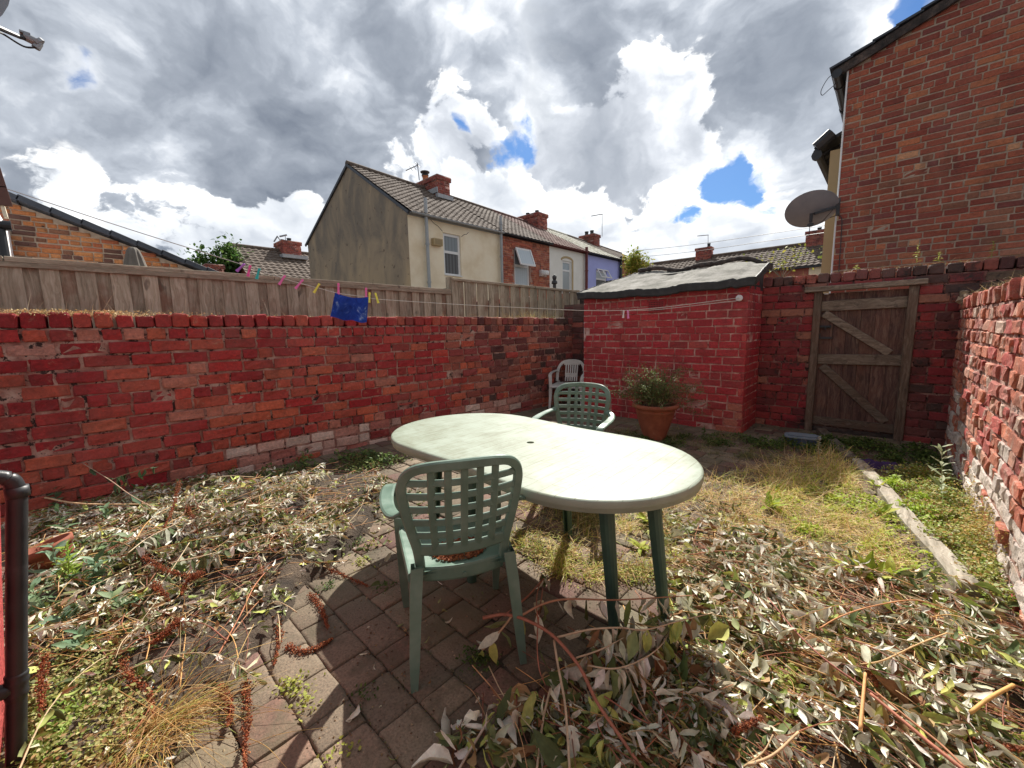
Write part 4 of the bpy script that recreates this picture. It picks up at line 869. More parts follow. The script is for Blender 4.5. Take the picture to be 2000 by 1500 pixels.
b.build('eave','pvc_dark',wg)
# ------------------------------------------------------------------ satellite dishes and aerials
def dish(label,c,nrm,upv,a,bb,arm,lnb=None,wall=None):
    t=thing('satellite_dish',label,'satellite dish',tuple(c));nrm=norm(nrm);sd=norm(np.cross(upv,nrm));uu=np.cross(nrm,sd)
    b=MB();G=[]
    for r in np.linspace(0.001,1,9):G.append([np.array(c)+sd*a*r*math.cos(t_)+uu*bb*r*math.sin(t_)+nrm*(.10*a*(r*r-1)*2) for t_ in np.linspace(0,2*math.pi,37)])
    G=np.array(G);b.grid(G);b.grid(G-nrm*.004,flip=True);b.tube(G[-1],.006,6,cap=False);b.build('reflector','dish_metal',t,smooth=True)
    return t,sd,uu,nrm
dc=onY(1584,409,8.55);sdw=onY(1633,404,8.6)
t,sd,uu,nr=dish('round grey satellite dish bracketed to the corner of the tall brick house',dc,(-.16,.56,.80),(-.15,0,1),.36,.37,None)
b=MB();b.beam(sdw+np.array([.02,.03,0]),dc+np.array([.04,-.02,.0])-nr*.12,.05,.035,(0,0,1));b.beam(dc-nr*.12+Z3*.02,dc-nr*.10-Z3*.14,.045,.03,(0,-1,0));b.lathe([(.02,-.03),(.045,-.02),(.045,.02),(.02,.03)],tuple(dc-nr*.11-Z3*.17),10);b.box(sdw+np.array([.0,-.01,-.13]),sdw+np.array([.05,.03,.13]))
b.build('bracket','dark_metal',t)
b=MB();b.tube([dc-Z3*.20-nr*.05,dc-Z3*.27,dc-Z3*.42+nr*.02],.006,5);b.tube(catmull([dc-Z3*.22-nr*.08,dc-Z3*.2+np.array([.15,0,-.03]),dc+np.array([.3,0,-.05])],6),.005,5);b.build('cable','dark_metal',t)
lp=onD(66,80,2.9);l0=onD(-30,42,2.75)
t=thing('satellite_dish','arm and receiver of a satellite dish high at the top left','satellite dish',tuple(onD(-45,10,2.7)))
b=MB();c_=onD(-72,-30,2.9);G=[]
e1=norm(onD(14,0,2.9)-onD(-36,0,2.9));e2=Z3
for r in np.linspace(.01,1,6):G.append([c_+e1*.15*r*math.cos(t_)+e2*.17*r*math.sin(t_)+np.cross(e1,e2)*.02*(r*r) for t_ in np.linspace(0,2*math.pi,25)])
b.grid(np.array(G));b.grid(np.array(G)-np.cross(e1,e2)*.004,flip=True);b.build('reflector','dish_metal',t,smooth=True)
b=MB();b.tube([l0,onD(36,71,2.88),onD(50,74,2.9)],[.011,.009,.011],8);b.build('arm','dark_metal',t)
b=MB();b.tube([onD(46,70,2.9),onD(74,84,2.9)],.017,10);b.tube([onD(72,80,2.9),onD(79,86,2.9)],.023,10);b.tube([onD(76,84,2.9),onD(70,94,2.9)],.014,8);b.box(onD(45,60,2.9)-.012,onD(52,70,2.9)+.012);b.build('receiver','grey_metal',t)
b=MB();b.tube(catmull([onD(70,93,2.9),onD(45,90,2.9),onD(5,66,2.85),onD(-20,55,2.8)],6),.004,5);b.build('cable','dark_metal',t)
def aerial(label,base,top,bars,mat='grey_metal'):
    t=thing('tv_aerial',label,'aerial',tuple(base));b=MB();b.tube([base,top],.02,6);b.build('mast',mat,t)
    for a,c,r in bars:b=MB();b.tube([a,c],r,5);b.build('element',mat,t)
p0=onX(820,338,-15);
aerial('spiky television aerial on the nearest chimney',onX(819,352,-14.9),onX(815,318,-14.9),[(onX(793,333,-14.9),onX(817,322,-14.9),.02),(onX(806,322,-14.9),onX(813,332,-14.9),.012),(onX(800,325,-14.9),onX(806,334,-14.9),.012),(onX(811,318,-14.9),onX(820,327,-14.9),.012)])
aerial('tall thin aerial on the chimney behind the lilac house',onX(1176,462,-14.9),onX(1176,418,-14.9),[(onX(1155,422,-14.9),onX(1177,418,-14.9),.03)])
aerial('thin aerial on the low chimney behind the outhouse',onY(1383,488,34.9),onY(1383,459,34.9),[(onY(1362,461,34.9),onY(1384,459,34.9),.03)])
aerial('ladder aerial on the chimney beside the satellite dish',onY(1612,462,34.9),onY(1612,438,34.9),[(onY(1600,442,34.9),onY(1613,440,34.9),.03),(onY(1602,449,34.9),onY(1612,447,34.9),.03),(onY(1602,455,34.9),onY(1612,454,34.9),.03)])
aerial('small bent aerial on the distant chimney at left',onX(559,484,-27),onX(557,460,-27),[(onX(535,472,-27),onX(542,461,-27),.04),(onX(541,461,-27),onX(551,474,-27),.03),(onX(546,462,-27),onX(560,459,-27),.05)])
for a,c,lb in((onY(1215,505,30),onY(1626,452,20),'upper of the two thin wires crossing the sky above the far terrace'),(onY(1215,492,30),onY(1626,438,20),'lower of the two thin wires crossing the sky above the far terrace')):
    b=MB();m_=(a+c)/2-Z3*.12;b.tube(catmull([a,m_,c],8),.012,4);tag(b.build('overhead_wire','dark_metal'),lb,'wire')
# ------------------------------------------------------------------ clothes line, pegs and cloth
LA,LB=(-4.65,-.34),(-1.34,5.40)
def LP(x,y):return onL(x,y,LA,LB)
pul=onY(1443,582,5.40)
pts=[LP(14,369),LP(250,447),LP(420,500),LP(480,519),LP(560,546),LP(620,562),LP(662,573),LP(716,580),LP(760,586),LP(1000,600),LP(1225,606),pul]
b=MB();b.tube(catmull(pts,5),.0032,5);
low=[LP(540,538),LP(600,553),LP(640,572),LP(700,580),LP(745,587)];
b.tube(catmull([LP(1225,607),LP(1290,604),pul-Z3*.03],5),.003,5)
t=b.build('clothes_line','rope');tag(t,'thin pale clothes line strung across the yard to the outhouse','clothes line')
b=MB();b.lathe([(.0,0),(.03,.001),(.038,.008),(.038,.02),(.03,.026),(.012,.022),(.0,.03)],(0,0,0),20)
V=b.V[0].copy();b.V=[np.stack([V[:,0],-V[:,2],V[:,1]],-1)+pul+np.array([0,.03,0])];tpl=b.build('line_pulley','pvc_white',smooth=True);tag(tpl,'round white pulley screwed to the outhouse wall','pulley')
pegs=[(478,515,462,530,(.45,.15,.6),'purple'),(489,518,484,540,(.85,.12,.38),'hot pink'),(507,524,501,545,(.03,.5,.48),'turquoise'),(557,538,545,556,(.9,.2,.5),'pink'),(592,546,577,564,(.9,.2,.5),'pink'),(624,554,613,572,(.85,.75,.12),'yellow'),(661,553,661,575,(.9,.18,.45),'pink'),(715,562,715,583,(.9,.18,.45),'pink'),(722,571,721,591,(.85,.8,.12),'yellow'),(733,572,739,592,(.85,.8,.12),'yellow'),(1218,606,1217,621,(.75,.68,.66),'white'),(1226,606,1227,622,(.9,.3,.6),'pink')]
lbl=['purple plastic peg, first on the line from the left','hot pink peg second from the left beside the purple one','turquoise peg next to the hot pink one','pink tilted peg third of the way along the line','pink tilted peg just left of the lone yellow peg','yellow peg hanging alone left of the blue cloth','pink peg holding the left corner of the blue cloth','pink peg holding the right corner of the blue cloth','yellow peg immediately right of the blue cloth','yellow peg tilted outward furthest right by the cloth','white peg on the line in front of the outhouse','pink peg beside the white one before the outhouse']
lu=norm(np.array([LB[0]-LA[0],LB[1]-LA[1],0]));ln=np.array([lu[1],-lu[0],0])
for k,(x0,y0,x1,y1,cl,_) in enumerate(pegs):
    A=LP(x0,y0);B=LP(x1,y1);d=norm(B-A);s_=norm(np.cross(d,ln));Lp=np.linalg.norm(B-A);b=MB()
    for sg in(-1,1):
        b.strip([A+ln*sg*.005+d*Lp*t_ for t_ in(0,.12,.25,.4,.7,1)],[.013,.017,.014,.012,.016,.021],[.005]*6,s_,np.minimum(np.array(cl)*1.15,.95))
        b.strip([A+s_*sg*.004+ln*0+d*Lp*t_ for t_ in(.05,.3,.55,1)],[.004,.004,.004,.006],[.010,.012,.008,.006],ln,np.array(cl)*.85)
    b.tube([A+d*Lp*.28-s_*.009,A+d*Lp*.28+s_*.009],.006,8,(.5,.5,.5))
    tag(b.build('clothes_peg','plastic_peg'),lbl[k],'peg','clothes pegs on the line')
b=MB();nu,nv=26,22;G=np.zeros((nu,nv,3));c0,c1=LP(655,572),LP(720,580);d0,d1=LP(645,620),LP(716,631)
for i in range(nu):
    for j in range(nv):
        u=i/(nu-1);v=j/(nv-1);top_=c0+(c1-c0)*u;bot=d0+(d1-d0)*u;p=top_+(bot-top_)*v-Z3*.012*math.sin(math.pi*u)*(1-v)
        rx=(1-math.cos(math.pi*min(1,v*1.0)))*0
        if v>.85:p=p-(bot-top_)*.03*(abs(u-.5)*2)**6
        p=p+ln*(.024*math.sin(u*8.5+v*1.6)*(.25+v)+.009*math.sin(u*21+1+v*3)*(1-v*.5)+.014*math.sin(v*6))+Z3*(-.010*math.sin(math.pi*u)*(1-v)+.006*math.sin(u*13)*v);G[i,j]=p
b.grid(G);b.grid(G-ln*.003,flip=True);tag(b.build('cloth','cloth_blue',smooth=True),'royal blue flannel with bleached specks pegged on the line','cloth')
# ------------------------------------------------------------------ table
TC=np.array([-1.468,1.650]);TT=-.040;TA,TB,TN=.950,.492,2.5;TZ=.70
def _outline():
    r=TB;c0=TA-r;P=[]
    for k in range(33):a=-math.pi/2+math.pi*k/32;P.append((c0+r*math.cos(a)*1.0,r*math.sin(a)))
    for k in range(1,28):x=c0-2*c0*k/28;P.append((x,r))
    Q=[(-x,-y) for x,y in P];P=np.array(P+Q);P[:,1]-=np.sign(P[:,1])*.020*np.exp(-((P[:,0]-.05)/.26)**2)
    return P
TO=_outline();_t=np.roll(TO,-1,0)-np.roll(TO,1,0);TNm=np.stack([_t[:,1],-_t[:,0]],-1);TNm/=np.linalg.norm(TNm,axis=1)[:,None]
HO=np.array([.050,.012])
def ring(dx,z):return np.column_stack([TO+TNm*dx,np.full(len(TO),z)])
tb=thing('garden_table','long pale green oval plastic garden table with dirty plank pattern','table',(TC[0],TC[1],0),TT)
def sup(a,A,B,n=TN): c,s_=math.cos(a),math.sin(a);r=(abs(c)**n+abs(s_)**n)**(-1/n);return np.array([A*r*c,B*r*s_])
rings=[];hd=TO-TNm*.012-HO;hu=hd/np.linalg.norm(hd,axis=1)[:,None]
for k in range(13):
    f=k/12;rings.append(np.column_stack([HO+hu*.021*(1-f)+hd*f,np.full(len(TO),TZ)]))
for dx,dz in((-.006,-.0015),(-.002,-.005),(0,-.010),(0,-.016)):rings.append(ring(dx,TZ+dz))
cl_=lambda A:np.concatenate([A,A[:,:1]],1)
b=MB();R_=cl_(np.array(rings));b.grid(R_[:15])
b.grid(cl_(np.array([np.column_stack([HO+hu*.021,np.full(len(TO),z_)]) for z_ in(TZ-.03,TZ)])))
b.build('top','table_top',tb,smooth=True)
b=MB();sk=[R_[14],R_[15],R_[16]]
for dx,dz in((.0005,-.03),(-.002,-.034),(-.005,-.036),(-.005,-.050),(-.010,-.053),(-.018,-.053),(-.018,-.02)):sk.append(cl_(np.array([ring(dx,TZ+dz)]))[0])
b.grid(np.array(sk));b.grid(cl_(np.array([ring(-.02,TZ-.022),np.column_stack([TO*.03,np.full(len(TO),TZ-.022)])])));b.build('rim','table_rim',tb,smooth=True)
ct,st=math.cos(-TT),math.sin(-TT)
def sup(a,A,B,n=2.5): c,s_=math.cos(a),math.sin(a);r=(abs(c)**n+abs(s_)**n)**(-1/n);return np.array([A*r*c,B*r*s_])
def tl(p):x,y=p[0]-TC[0],p[1]-TC[1];return np.array([x*ct-y*st,x*st+y*ct])
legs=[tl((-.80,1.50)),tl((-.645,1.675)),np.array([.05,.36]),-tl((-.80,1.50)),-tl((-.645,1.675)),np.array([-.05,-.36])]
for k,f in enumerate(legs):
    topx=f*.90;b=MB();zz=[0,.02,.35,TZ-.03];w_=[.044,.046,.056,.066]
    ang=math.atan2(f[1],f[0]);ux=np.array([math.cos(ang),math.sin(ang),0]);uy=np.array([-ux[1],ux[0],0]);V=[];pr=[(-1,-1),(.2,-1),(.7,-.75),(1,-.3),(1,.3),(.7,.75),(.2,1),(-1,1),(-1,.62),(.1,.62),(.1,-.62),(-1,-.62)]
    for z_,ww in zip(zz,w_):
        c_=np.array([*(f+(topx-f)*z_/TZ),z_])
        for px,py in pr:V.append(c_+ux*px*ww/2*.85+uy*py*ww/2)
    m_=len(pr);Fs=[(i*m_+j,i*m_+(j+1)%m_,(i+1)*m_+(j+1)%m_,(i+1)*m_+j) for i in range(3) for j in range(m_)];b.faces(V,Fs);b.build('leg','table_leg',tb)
# ------------------------------------------------------------------ lattice back garden chair
def chair_green(label,loc,rz):
    t=thing('garden_chair',label,'chair',loc,rz,'green lattice back garden chairs')
    def B(u,z):  # point on the concave back surface
        u=u*.965
        y=-.215-.205*max(0,(z-.42))-.02*max(0,z-.7)+1.15*u*u;return np.array([u,y,z])
    prof=[(.168,.40),(.170,.46),(.178,.525),(.195,.59),(.211,.66),(.221,.725),(.224,.773),(.211,.816),(.176,.845),(.115,.858),(0,.862)]
    side=[B(u,z) for u,z in prof];loop=catmull(side+[B(-u,z) for u,z in prof[-2::-1]],5)
    b=MB();w_=[.037 for _ in loop]
    ctr=np.array([0,-.28,.64]);sdv=[norm(np.array([p[0],0,p[2]-ctr[2]])) if p[2]>.62 else norm(np.array([p[0],0,0])) for p in loop]
    b.strip(loop,w_,.024,np.array(sdv));
    b.build('back_frame','chair_green',t,smooth=False)
    b=MB()
    iu=lambda z:np.interp(z,[p[1] for p in prof],[p[0] for p in prof])-.012
    for u in (-.120,-.060,0,.060,.120):
        zt=.848 if abs(u)<.1 else .842
        b.strip([B(u*(.90+.1*min(1,(z-.5)/.2)),z) for z in np.linspace(.515,zt,7)],.027,.011,(1,0,0))
    for z in (.577,.631,.685,.739,.793):
        m_=iu(z);b.strip([B(u,z)+np.array([0,.002,0]) for u in np.linspace(-m_,m_,11)],.026,.011,(0,0,1))
    m_=iu(.52);b.strip([B(u,.515) for u in np.linspace(-m_,m_,11)],.045,.014,(0,0,1))
    b.build('lattice_back','chair_green',t)
    # seat
    b=MB();n=17;G=np.zeros((n,n,3))
    for i in range(n):
        for j in range(n):
            u=-1+2*i/(n-1);v=j/(n-1);hw=.205+.035*v;x=u*hw*(1-.10*max(0,v-.8)*5*abs(u)**3);y=-.205+.45*v-.035*max(0,abs(u)-.6)*(v>.9)
            d=-.018*max(0,1-(u*u))*(1-(2*v-1)**4);G[i,j]=(x,y,.425+d-(.02 if v==1 else 0))
    b.grid(G,flip=True);G2=G.copy();G2[:,:,2]-=.012;b.grid(G2)
    rim=[G[0,j] for j in range(n)]+[G[i,-1] for i in range(1,n)]+[G[-1,j] for j in range(n-2,-1,-1)]
    b.strip([p-Z3*.014 for p in rim],.034,.012,(0,0,1));b.build('seat','chair_green',t,smooth=False)
    b=MB();b.strip([B(u,.405)+np.array([0,.004,0]) for u in np.linspace(-.165,.165,9)],.058,.012,(0,0,1));b.tube([(0,-.222,.395),(0,-.208,.395)],.009,10);b.build('rear_apron','chair_green',t)
    for sx in(-1,1):
        def leg(P,W,D,nm='leg'):
            b=MB();V=[];m_=[(-1,-1),(1,-1),(1,-.45),(-.35,-.45),(-.35,1),(-1,1)] if sx<0 else [(1,-1),(1,1),(.35,1),(.35,-.45),(-1,-.45),(-1,-1)]
            for p,w1,d1 in zip(P,W,D):
                for a,c in m_:V.append(np.array(p)+np.array([a*w1/2,c*d1/2,0]))
            k=6;Fs=[(i*k+j,i*k+(j+1)%k,(i+1)*k+(j+1)%k,(i+1)*k+j) for i in range(len(P)-1) for j in range(k)];b.faces(V,Fs+[tuple(range(k-1,-1,-1))]);b.build(nm,'chair_green',t)
        leg([(sx*.212,-.262,0),(sx*.205,-.25,.10),(sx*.186,-.222,.36),(sx*.176,-.214,.46)],[.026,.036,.044,.044],[.03,.036,.046,.04])
        leg([(sx*.222,.225,0),(sx*.226,.222,.10),(sx*.232,.21,.40),(sx*.236,.205,.58)],[.028,.036,.044,.042],[.03,.036,.046,.044])
        b=MB();P=catmull([B(sx*.212,.665)+np.array([0,.01,0]),(sx*.243,-.19,.655),(sx*.268,-.10,.648),(sx*.275,.02,.645),(sx*.266,.14,.642),(sx*.248,.205,.622),(sx*.238,.222,.575)],5)
        b.strip(P,np.interp(np.linspace(0,1,len(P)),[0,.2,.6,.85,1],[.036,.05,.058,.05,.04]),.016,np.array([1.,0,0])+np.array([0,.35,0])*0);b.build('armrest','chair_green',t)
    return t
C1=chair_green('green lattice back plastic chair in front of the table with brown debris on its seat',(-1.318,1.034,0),math.radians(59.5))
p2=onZ(1140,752,.86);C2=dup(C1,(p2[0]+.09,p2[1]-.28,0),math.radians(198),'green lattice back plastic chair tucked in on the far side of the table')
# white monobloc chair
t=thing('garden_chair','grey white plastic armchair half hidden behind the corner of the outhouse','chair',(-3.93,5.62,0),math.radians(203))
def Bw(u,z):return np.array([u,-.20-.28*max(0,z-.40)+.9*u*u,z])
b=MB();arch=catmull([Bw(-.235,.42),Bw(-.235,.56),Bw(-.215,.66),Bw(-.16,.735),Bw(-.08,.76),Bw(0,.765),Bw(.08,.76),Bw(.16,.735),Bw(.215,.66),Bw(.235,.56),Bw(.235,.42)],5);b.strip(arch,.05,.02,np.array([norm(np.array([p[0],0,p[2]-.5])) for p in arch]));b.build('back_frame','chair_white',t)
b=MB()
for u in np.linspace(-.095,.095,6):b.strip([Bw(u*(1+.15*(z-.42)),z) for z in(.42,.5,.6,.70,.755)],.024,.012,(1,0,0))
b.strip([Bw(u,.52) for u in np.linspace(-.11,.11,7)],.07,.012,(0,0,1));b.strip([Bw(u,.72) for u in np.linspace(-.14,.14,7)],.05,.012,(0,0,1));b.build('slatted_back','chair_white',t)
b=MB();n=11;G=np.array([[(u*(.23+.03*v),-.2+.46*v,.40-.02*(1-u*u)*(1-(2*v-1)**4)-(.03 if v==1 else 0)) for v in np.linspace(0,1,n)] for u in np.linspace(-1,1,n)]);b.grid(G,flip=True);G2=G.copy();G2[:,:,2]-=.014;b.grid(G2);b.build('seat','chair_white',t)
for sx in(-1,1):
    b=MB();b.strip(catmull([Bw(sx*.225,.61)+np.array([0,.02,0]),(sx*.27,-.1,.60),(sx*.285,.06,.585),(sx*.275,.18,.56),(sx*.262,.215,.50),(sx*.26,.225,.40)],5),.055,.016,(1,0,0));b.build('armrest','chair_white',t)
    for yy,xx in((.225,.262),(-.26,.24)):
        b=MB();b.strip([(sx*(xx+.01),yy+(.02 if yy>0 else -.03),0),(sx*xx,yy,.2),(sx*(xx-.01),yy-(.0 if yy>0 else -.04),.42)],[.035,.05,.06],[.03,.035,.04],(1,0,0));b.build('leg','chair_white',t)
# ------------------------------------------------------------------ pots, planks, small things
pc_=onZ(1278,858);pt_=thing('plant_pot','large terracotta pot with wavy relief in front of the outhouse','plant pot',(pc_[0],pc_[1],0))
b=MB();b.lathe([(.0,0),(.115,0),(.122,.03),(.16,.15),(.19,.25),(.212,.33),(.216,.335),(.222,.35),(.214,.365),(.222,.38)],(pc_[0],pc_[1],0),72,fn=lambda a,z:(.006*np.sign(np.sin(a*6+4*math.sin(z*38)))*np.abs(np.sin(a*6+5*math.sin(z*30)))**2 if .05<z<.32 else 0*a));b.build('body','terracotta_pot',pt_,smooth=True)
b=MB();b.lathe([(.222,.38),(.245,.385),(.262,.40),(.262,.425),(.25,.435),(.225,.435),(.205,.42),(.2,.36)],(pc_[0],pc_[1],0),48);b.build('rim','terracotta_pot',pt_,smooth=True)
b=MB();b.lathe([(.0,.395),(.203,.39)],(pc_[0],pc_[1],0),32);b.build('potting_soil','soil',pt_)
p1,p2_=onZ(1672,905),onZ(1893,1165)
b=MB();g=np.random.default_rng(9);n=26;d=norm(p2_-p1);s_=np.cross(d,Z3);prof_=[(-.040,-.02),(-.042,.056),(-.034,.066),(.032,.066),(.042,.055),(.04,-.02)];V=[]
for i in range(n):
    c_=p1+(p2_-p1)*i/(n-1)+s_*.006*math.sin(i*.5);wob=1-.25*max(0,1-i/3)*g.random()
    for a,h_ in prof_:V.append(c_+s_*(a*wob*1.12+g.normal(0,.0025))+Z3*(h_*wob+g.normal(0,.002)))
k=6;Fs=[(i*k+j,i*k+(j+1)%k,(i+1)*k+(j+1)%k,(i+1)*k+j) for i in range(n-1) for j in range(k)]+[tuple(range(k-1,-1,-1)),tuple((n-1)*k+q_ for q_ in range(k))]
b.faces(V,Fs,(1.1,.1,.3));tag(b.build('timber_post','sleeper'),'weathered pale timber post lying on the ground beside the right wall','timber')
p1,p2_=onZ(1602,846),onZ(1662,905);b=MB();b.beam(p1+Z3*.035,p2_+Z3*.035,.09,.06,(0,0,1),(.42,.2,.6));tag(b.build('timber_post','sleeper'),'dark mossy timber offcut lying in the shade near the gate','timber')
cb=onZ(1566,868);bx=thing('storage_box','low blue grey plastic box on the ground left of the gate','box',(cb[0],cb[1],0))
def rbox(b,c,hx,hy,z0,z1,r,ang,flare=0):
    V=[];m_=24
    for z_,f in((z0,1-flare),(z1,1)):
        for q_ in range(m_):
            a=q_/m_*2*math.pi;x_,y_=sup(a,hx*f,hy*f,6);V.append((c[0]+x_*math.cos(ang)-y_*math.sin(ang),c[1]+x_*math.sin(ang)+y_*math.cos(ang),z_))
    b.faces(V,[(j,(j+1)%m_,m_+(j+1)%m_,m_+j) for j in range(m_)]+[tuple(range(m_,2*m_)),tuple(range(m_-1,-1,-1))])
b=MB();rbox(b,cb,.155,.10,0,.085,.02,.15,.08);b.build('tray','crate_blue',bx)
b=MB();rbox(b,cb,.165,.11,.086,.098,.02,.15);rbox(b,cb,.13,.075,.0985,.112,.02,.15,.04);b.build('lid','crate_lid',bx)
pc2=onZ(1718,915);b=MB();g=np.random.default_rng(3);n=20
G=np.array([[pc2+np.array([(.17*u),(.07*v),.03+.035*math.sin(u*6+v*2)*math.cos(v*5)+.02*g.random()-.03*(abs(u)**4+abs(v)**4)]) for v in np.linspace(-1,1,n)] for u in np.linspace(-1,1,n)]);b.grid(G,flip=True);tag(b.build('cloth','purple_cloth',smooth=True),'crumpled dark purple rag on the ground near the gate','rag')
pc3=onZ(118,1132);p3=thing('plant_pot','tipped orange terracotta pot half buried in the cut branches at left','plant pot',(pc3[0],pc3[1],0));b=MB();b.lathe([(.0,0),(.09,0),(.13,.17),(.145,.172),(.15,.215),(.13,.215),(.12,.1)],(0,0,0),36);V=b.V[0];R=rotM(.25,-.15,0).reshape(3,3);b.V=[V@R.T*.78+pc3+np.array([.0,.0,.05])];b.build('body','terracotta_pot',p3,smooth=True)
# ------------------------------------------------------------------ plants, cut branches and litter
RV=np.random.default_rng(99)
def leaves(b,T,L,yaw,pitch,roll,curl,fold,tint,wr=.24,st=5,tip=.8):
    """curled leaf blades. T (N,3) base, L (N,) length; local +x runs along the leaf"""
    N=len(T);L=np.broadcast_to(L,(N,));t=np.linspace(0,1,st)[None]
    c=np.broadcast_to(curl,(N,))[:,None]+1e-4;X=np.sin(c*t)/c;Zc=-(1-np.cos(c*t))/c
    w=np.sin(math.pi*np.clip(t**tip,0,1))*np.broadcast_to(wr,(N,))[:,None]/1.+.012
    f=np.broadcast_to(fold,(N,))[:,None]*w
    V=np.zeros((N,st,3,3))
    V[:,:,0,0]=X;V[:,:,1,0]=X;V[:,:,2,0]=X;V[:,:,0,1]=-w/1;V[:,:,2,1]=w/1
    V[:,:,1,2]=Zc;V[:,:,0,2]=Zc+f;V[:,:,2,2]=Zc+f*RV.uniform(.2,1.3,(N,1))
    V[:,1:,:,2]+=RV.normal(0,.022,(N,st-1,3));V[:,1:,:,1]+=np.cumsum(RV.normal(0,.018,(N,st-1,1)),1);V[:,1:,(0,2),1]*=RV.uniform(.75,1.2,(N,st-1,2))
    V=V.reshape(N,st*3,3)*L[:,None,None]
    R=rotM(roll,pitch,yaw);F_=[]
    for i in range(st-1):
        for j in range(2):a=i*3+j;F_.append((a,a+1,a+4,a+3))
    b.inst(V,np.array(F_),R,T,tint)
def blades(b,T,L,yaw,pitch,curl,tint,w=.0022,st=5):
    N=len(T);L=np.broadcast_to(L,(N,));t=np.linspace(0,1,st)[None];c=np.broadcast_to(curl,(N,))[:,None]+1e-4
    X=np.sin(c*t)/c*L[:,None];Zc=-(1-np.cos(c*t))/c*L[:,None];ww=np.broadcast_to(w,(N,))[:,None]*(1-t*.85)
    V=np.zeros((N,st,2,3));V[:,:,0,0]=X;V[:,:,1,0]=X;V[:,:,0,1]=-ww;V[:,:,1,1]=ww;V[:,:,:,2]=Zc[:,:,None];V[:,:,1,2]+=ww*.7
    F_=[(i*2,i*2+1,i*2+3,i*2+2) for i in range(st-1)]
    b.inst(V.reshape(N,st*2,3),np.array(F_),rotM(RV.normal(0,.4,N),pitch,yaw),T,tint)
def inpoly(P,poly):
    x,y=P[:,0],P[:,1];c=np.zeros(len(P),bool);n=len(poly);j=n-1
    for i in range(n):
        xi,yi=poly[i];xj,yj=poly[j];m=((yi>y)!=(yj>y))&(x<(xj-xi)*(y-yi)/(yj-yi+1e-12)+xi);c^=m;j=i
    return c
def vnoise(P,s,seed=0):
    x=P[:,0]*s+seed*3.7;y=P[:,1]*s-seed*1.3
    return (np.sin(x*1.7+1.3*np.sin(y*1.1+seed))+np.sin(y*2.1+1.7*np.sin(x*.9+2+seed))+np.sin((x+y)*1.3+seed*2)+.6*np.sin(3.1*x-2.3*y))/3.6
def spread(px,n,seed=0,thr=None,ns=5.):
    poly=np.array([onZ(x,y)[:2] for x,y in px]);mn,mx=poly.min(0),poly.max(0);out=[];tot=0
    while tot<n:
        P=RV.uniform(mn,mx,(n,2));P=P[inpoly(P,poly)]
        if thr is not None:
            v=.5+.5*vnoise(P,ns,seed);P=P[RV.random(len(P))<np.clip((v-thr)/(.45),0.0,1)]
        out.append(P);tot+=len(P)
        if len(P)==0:break
    return np.concatenate(out)[:n]
def pick(cols,p,n,var=.15):
    c=np.array(cols)[RV.choice(len(cols),n,p=np.array(p)/sum(p))];return c*RV.uniform(1-var,1+var,(n,1))*RV.uniform(.95,1.05,(n,3))
DRY=[(.80,.78,.65),(.66,.66,.48),(.90,.88,.78),(.24,.27,.11),(.12,.16,.055),(.42,.28,.14),(.52,.54,.15),(.26,.13,.06),(.36,.44,.12)]
WD=[5,4,3.6,2.8,2.6,1.6,1.6,1.2,1.6]
# region A: heap of wilted buddleia along the left wall; region B: lower right
RA=[(55,1020),(150,985),(330,960),(480,955),(600,940),(720,930),(760,945),(745,1000),(700,1060),(640,1120),(570,1165),(560,1240),(470,1310),(400,1400),(330,1520),(60,1520)]
RAd=[(60,1025),(330,975),(560,975),(700,1000),(640,1080),(540,1150),(420,1230),(300,1290),(60,1300)]
def hA(P): # heap height
    c=np.array([-3.3,.55]);d=(P-c)/np.array([1.15,1.0]);return .14*np.exp(-(d**2).sum(1))*(1+.55*vnoise(P,7,3))+.02
RB=[(1320,1160),(1400,1075),(1500,1060),(1620,1110),(1760,1150),(1900,1190),(2010,1270),(2010,1520),(1080,1520),(1150,1440),(1230,1370),(1330,1330),(1420,1260)]
def hB(P):return .015+.06*np.clip(.2+vnoise(P,6,5),0,1)
def litter(name,label,specs,cat_kind='stuff',mat='leaf'):
    b=MB()
    for px,n,h,Lr,thr,cols,w_,seed in specs:
        P=spread(px,n,seed,thr);n=len(P);hh=h(P);T=np.column_stack([P,.012+hh*RV.random(n)**.8])
        cls=RV.random(n);cr=cls<.30;br=cls>.82;vn=vnoise(P,4.3,seed+9)
        Lf=RV.uniform(*Lr,n)*RV.uniform(.6,1.05,n);Lf[cr]*=.75;Lf[br]*=1.1
        cu=RV.normal(.3,1.3,n);cu[cr]=RV.normal(2.6,1.6,cr.sum());cu[br]=RV.normal(.3,.7,br.sum())
        fo=RV.normal(.8,.7,n);fo[cr]=RV.normal(2.2,1.2,cr.sum());wr_=RV.uniform(.045,.15,n);wr_[br]=RV.uniform(.16,.26,br.sum())
        c1=pick(cols,w_,n,.28);c2=pick(cols,np.array(w_)*np.array([.5,.6,.3,2.2,2.4,2.4,1.6,2.6,1.6]),n,.25);dk=RV.random(n)<np.clip(.45+vn*.9,.08,.88);tc=np.where(dk[:,None],c2,c1)
        leaves(b,T,Lf,RV.uniform(0,2*math.pi,n),RV.normal(0,.28,n),RV.normal(0,.9,n)+(RV.random(n)<.35)*math.pi,cu,fo,tc,wr=wr_,st=6)
    o=b.build(name,mat,origin=(0,0,0),smooth=True);tag(o,label,None,kind='stuff');return o
litter('leaf_litter','heap of wilted silvery and brown leaves against the painted wall',[(RA,5600,hA,(.022,.075),.42,DRY,WD,1),(RAd,9600,hA,(.028,.085),.28,DRY,WD,2)])
litter('leaf_litter','carpet of pale curled dead leaves in the lower right corner',[(RB,9000,hB,(.025,.115),.36,DRY,WD,4)])
